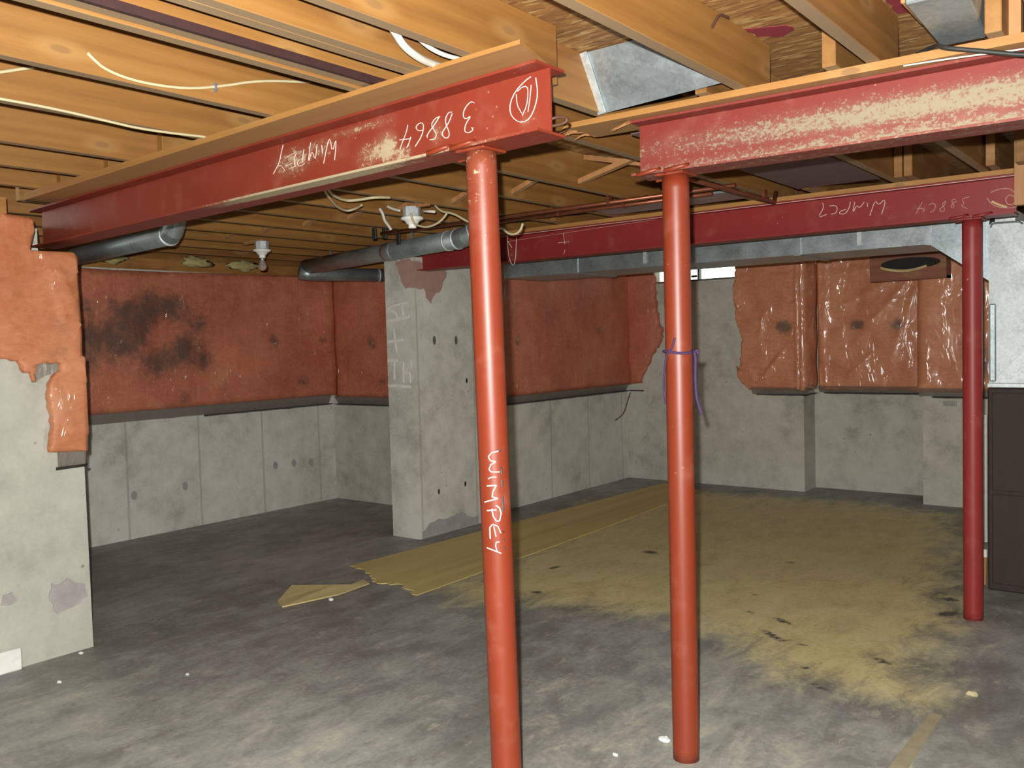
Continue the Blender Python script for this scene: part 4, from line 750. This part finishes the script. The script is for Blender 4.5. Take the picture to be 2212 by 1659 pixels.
for pts in ([(-1.069,2.30,2.235),(-1.066,2.325,2.265),(-1.064,2.345,2.283),(-1.064,2.40,2.287)],):
    bm=base_bm(); sweep(bm,pts,.004,6,True,1); tag(obj('bent_nail',bm,'rustwire'),'bent dark nail on the joist beside the red-painted subfloor','nail')
# rope on the second post
c=Vector((-1.361,2.64,1.352)); bm=base_bm()
ring=[c+Vector((math.cos(a)*.0486,math.sin(a)*.0486,.004*math.sin(a*2))) for a in [k*2*math.pi/28 for k in range(29)]]
sweep(bm,ring,.0045,7)
RD=Vector((RT.x,RT.y,0)).normalized(); BK=Vector((-RT.y,RT.x,0)).normalized()
sweep(bm,[c-RD*.020-BK*.046+Vector((0,0,.047)),c-RD*.030-BK*.042+Vector((0,0,.01)),c-RD*.042-BK*.026,c-RD*.049-BK*.01+Vector((0,0,-.05)),c-RD*.052+Vector((0,0,-.11)),c-RD*.047+Vector((0,0,-.17))],.0032,6,True,2)
sweep(bm,[c+RD*.049+Vector((0,0,.002)),c+RD*.055+Vector((0,0,-.02)),c+RD*.052+Vector((0,0,-.08)),c+RD*.054+Vector((0,0,-.14)),c+RD*.060+Vector((0,0,-.17)),c+RD*.071+Vector((0,0,-.205))],[.006,.006,.005,.005,.006,.007,.007,.007,.006,.006,.006,.005][:1]*1 if 0 else .0055,7,True,2)
sweep(bm,[c+RD*.05,c+RD*.066+Vector((0,0,.003)),c+RD*.060+Vector((0,0,-.008))],.006,7,True,1)
tag(obj('rope',bm,'rope',smooth=True),'purple rope knotted around the middle red post with hanging ends','rope')
# fibreglass fluff above the mould wall
for i,(y,z,l) in enumerate([(3.36,2.03,.34),(4.12,2.03,.26),(4.55,2.03,.28)]):
    bm=base_bm(); bmesh.ops.create_uvsphere(bm,u_segments=18,v_segments=9,radius=1)
    for v in bm.verts:
        k=1+.8*noise.noise(v.co*2.6+Vector((i*5,0,0))); v.co=Vector((v.co.x*.04*k-6.34,v.co.y*l/2*k+y,v.co.z*.038*k+z+.062))
    tag(obj('insulation_tuft',bm,'fluff',smooth=True),['yellowish fibreglass tuft above the mouldy wall, nearest the left pillar','middle yellowish fibreglass tuft on top of the mouldy wall','yellowish fibreglass tuft on the mouldy wall, nearest the bulb'][i],'insulation')
# ------------------------------------------------------------ things on the floor
bm=base_bm(); pl=[(-4.30,3.80),(-4.22,5.6),(-4.11,7.62),(-3.62,7.4),(-3.52,5.5),(-3.47,3.55)]+rag([(-3.47,3.55),(-3.70,3.66),(-3.85,3.60),(-4.05,3.74),(-4.30,3.80)],.02,.03)[1:-1]
a=[bm.verts.new((x,y,.005)) for x,y in pl]; b=[bm.verts.new((x,y,.001)) for x,y in pl]; bm.faces.new(a); bm.faces.new(b[::-1])
for i in range(len(a)): bm.faces.new((a[i],b[i],b[(i+1)%len(a)],a[(i+1)%len(a)]))
bmesh.ops.recalc_face_normals(bm,faces=bm.faces[:]); tag(obj('plywood_sheet',bm,'ply'),'long thin plywood sheet lying on the floor in front of the bare pilaster','plywood')
bm=base_bm(); L=[(-4.034,3.033,.004),(-4.156,3.225,.03),(-3.963,3.37,.028),(-3.90,3.45,.02),(-3.941,3.582,.014),(-3.857,3.551,.010),(-3.84,3.30,.008),(-3.933,2.986,.003)]
a=[bm.verts.new((x,y,z+.005)) for x,y,z in L]; b=[bm.verts.new((x,y,max(0,z-.002))) for x,y,z in L]
for q in ((0,1,2,7),(2,3,6,7),(3,4,5,6)): bm.faces.new([a[i] for i in q]); bm.faces.new([b[i] for i in q][::-1])
for i in range(8): bm.faces.new((a[i],b[i],b[(i+1)%8],a[(i+1)%8]))
bmesh.ops.recalc_face_normals(bm,faces=bm.faces[:]); tag(obj('wood_scrap',bm,'scrapwood'),'pale bent wood scrap on the grey floor left of the plywood sheet','scrap')
bm=base_bm(); box(bm,-4.193,-4.165,1.50,1.745,0,.098,0,.006)
bmesh.ops.subdivide_edges(bm,edges=bm.edges[:],cuts=3,use_grid_fill=True)
for v in bm.verts: v.co+=Vector((abs(.010*noise.noise(v.co*22)) if v.co.x>-4.18 else 0,0,.006*noise.noise(v.co*30)*(1 if v.co.z>.05 else 0)))
tag(obj('paper_bundle',bm,'paper'),'crumpled white paper bundle against the foot of the left wall','paper')
CR=[(-1.478,2.707,.022,'white crumb on the floor just left of the middle post foot'),(-3.815,3.224,.018,'white crumb beside the pale bent wood scrap'),(-4.14,1.994,.014,'white crumb at the foot of the left pillar'),(-1.563,2.522,.010,'tiny white crumb at the bottom edge between the two near posts'),(-3.472,2.125,.010,'tiny white crumb in the open grey floor at the lower left'),(-3.858,1.76,.012,'tiny white crumb near the paper bundle on the floor'),(-.701,3.713,.022,'yellowish crumb on the grey floor at the lower right')]
for x,y,s,l in CR:
    bm=base_bm(); bmesh.ops.create_icosphere(bm,subdivisions=2,radius=1)
    for v in bm.verts:
        k=1+.5*noise.noise(v.co*1.7+Vector((x*9,y*5,0))); v.co=Vector((x+v.co.x*s*k,y+v.co.y*s*.7*k,max(0,s*.35+v.co.z*s*.45*k)))
    tag(obj('paper_crumb',bm,'cable' if 'yellowish' in l else 'paper'),l,'debris','crumbs on the floor')
bm=base_bm(); hexa(bm,[(-.80,2.5,0),(-.745,2.5,0),(-.75,3.46,0),(-.795,3.46,0),(-.80,2.5,.002),(-.745,2.5,.002),(-.75,3.46,.002),(-.795,3.46,.002)])
tag(obj('tape_strip',bm,'mortar_tan'),'dusty tan strip stuck on the floor at the lower right','tape')
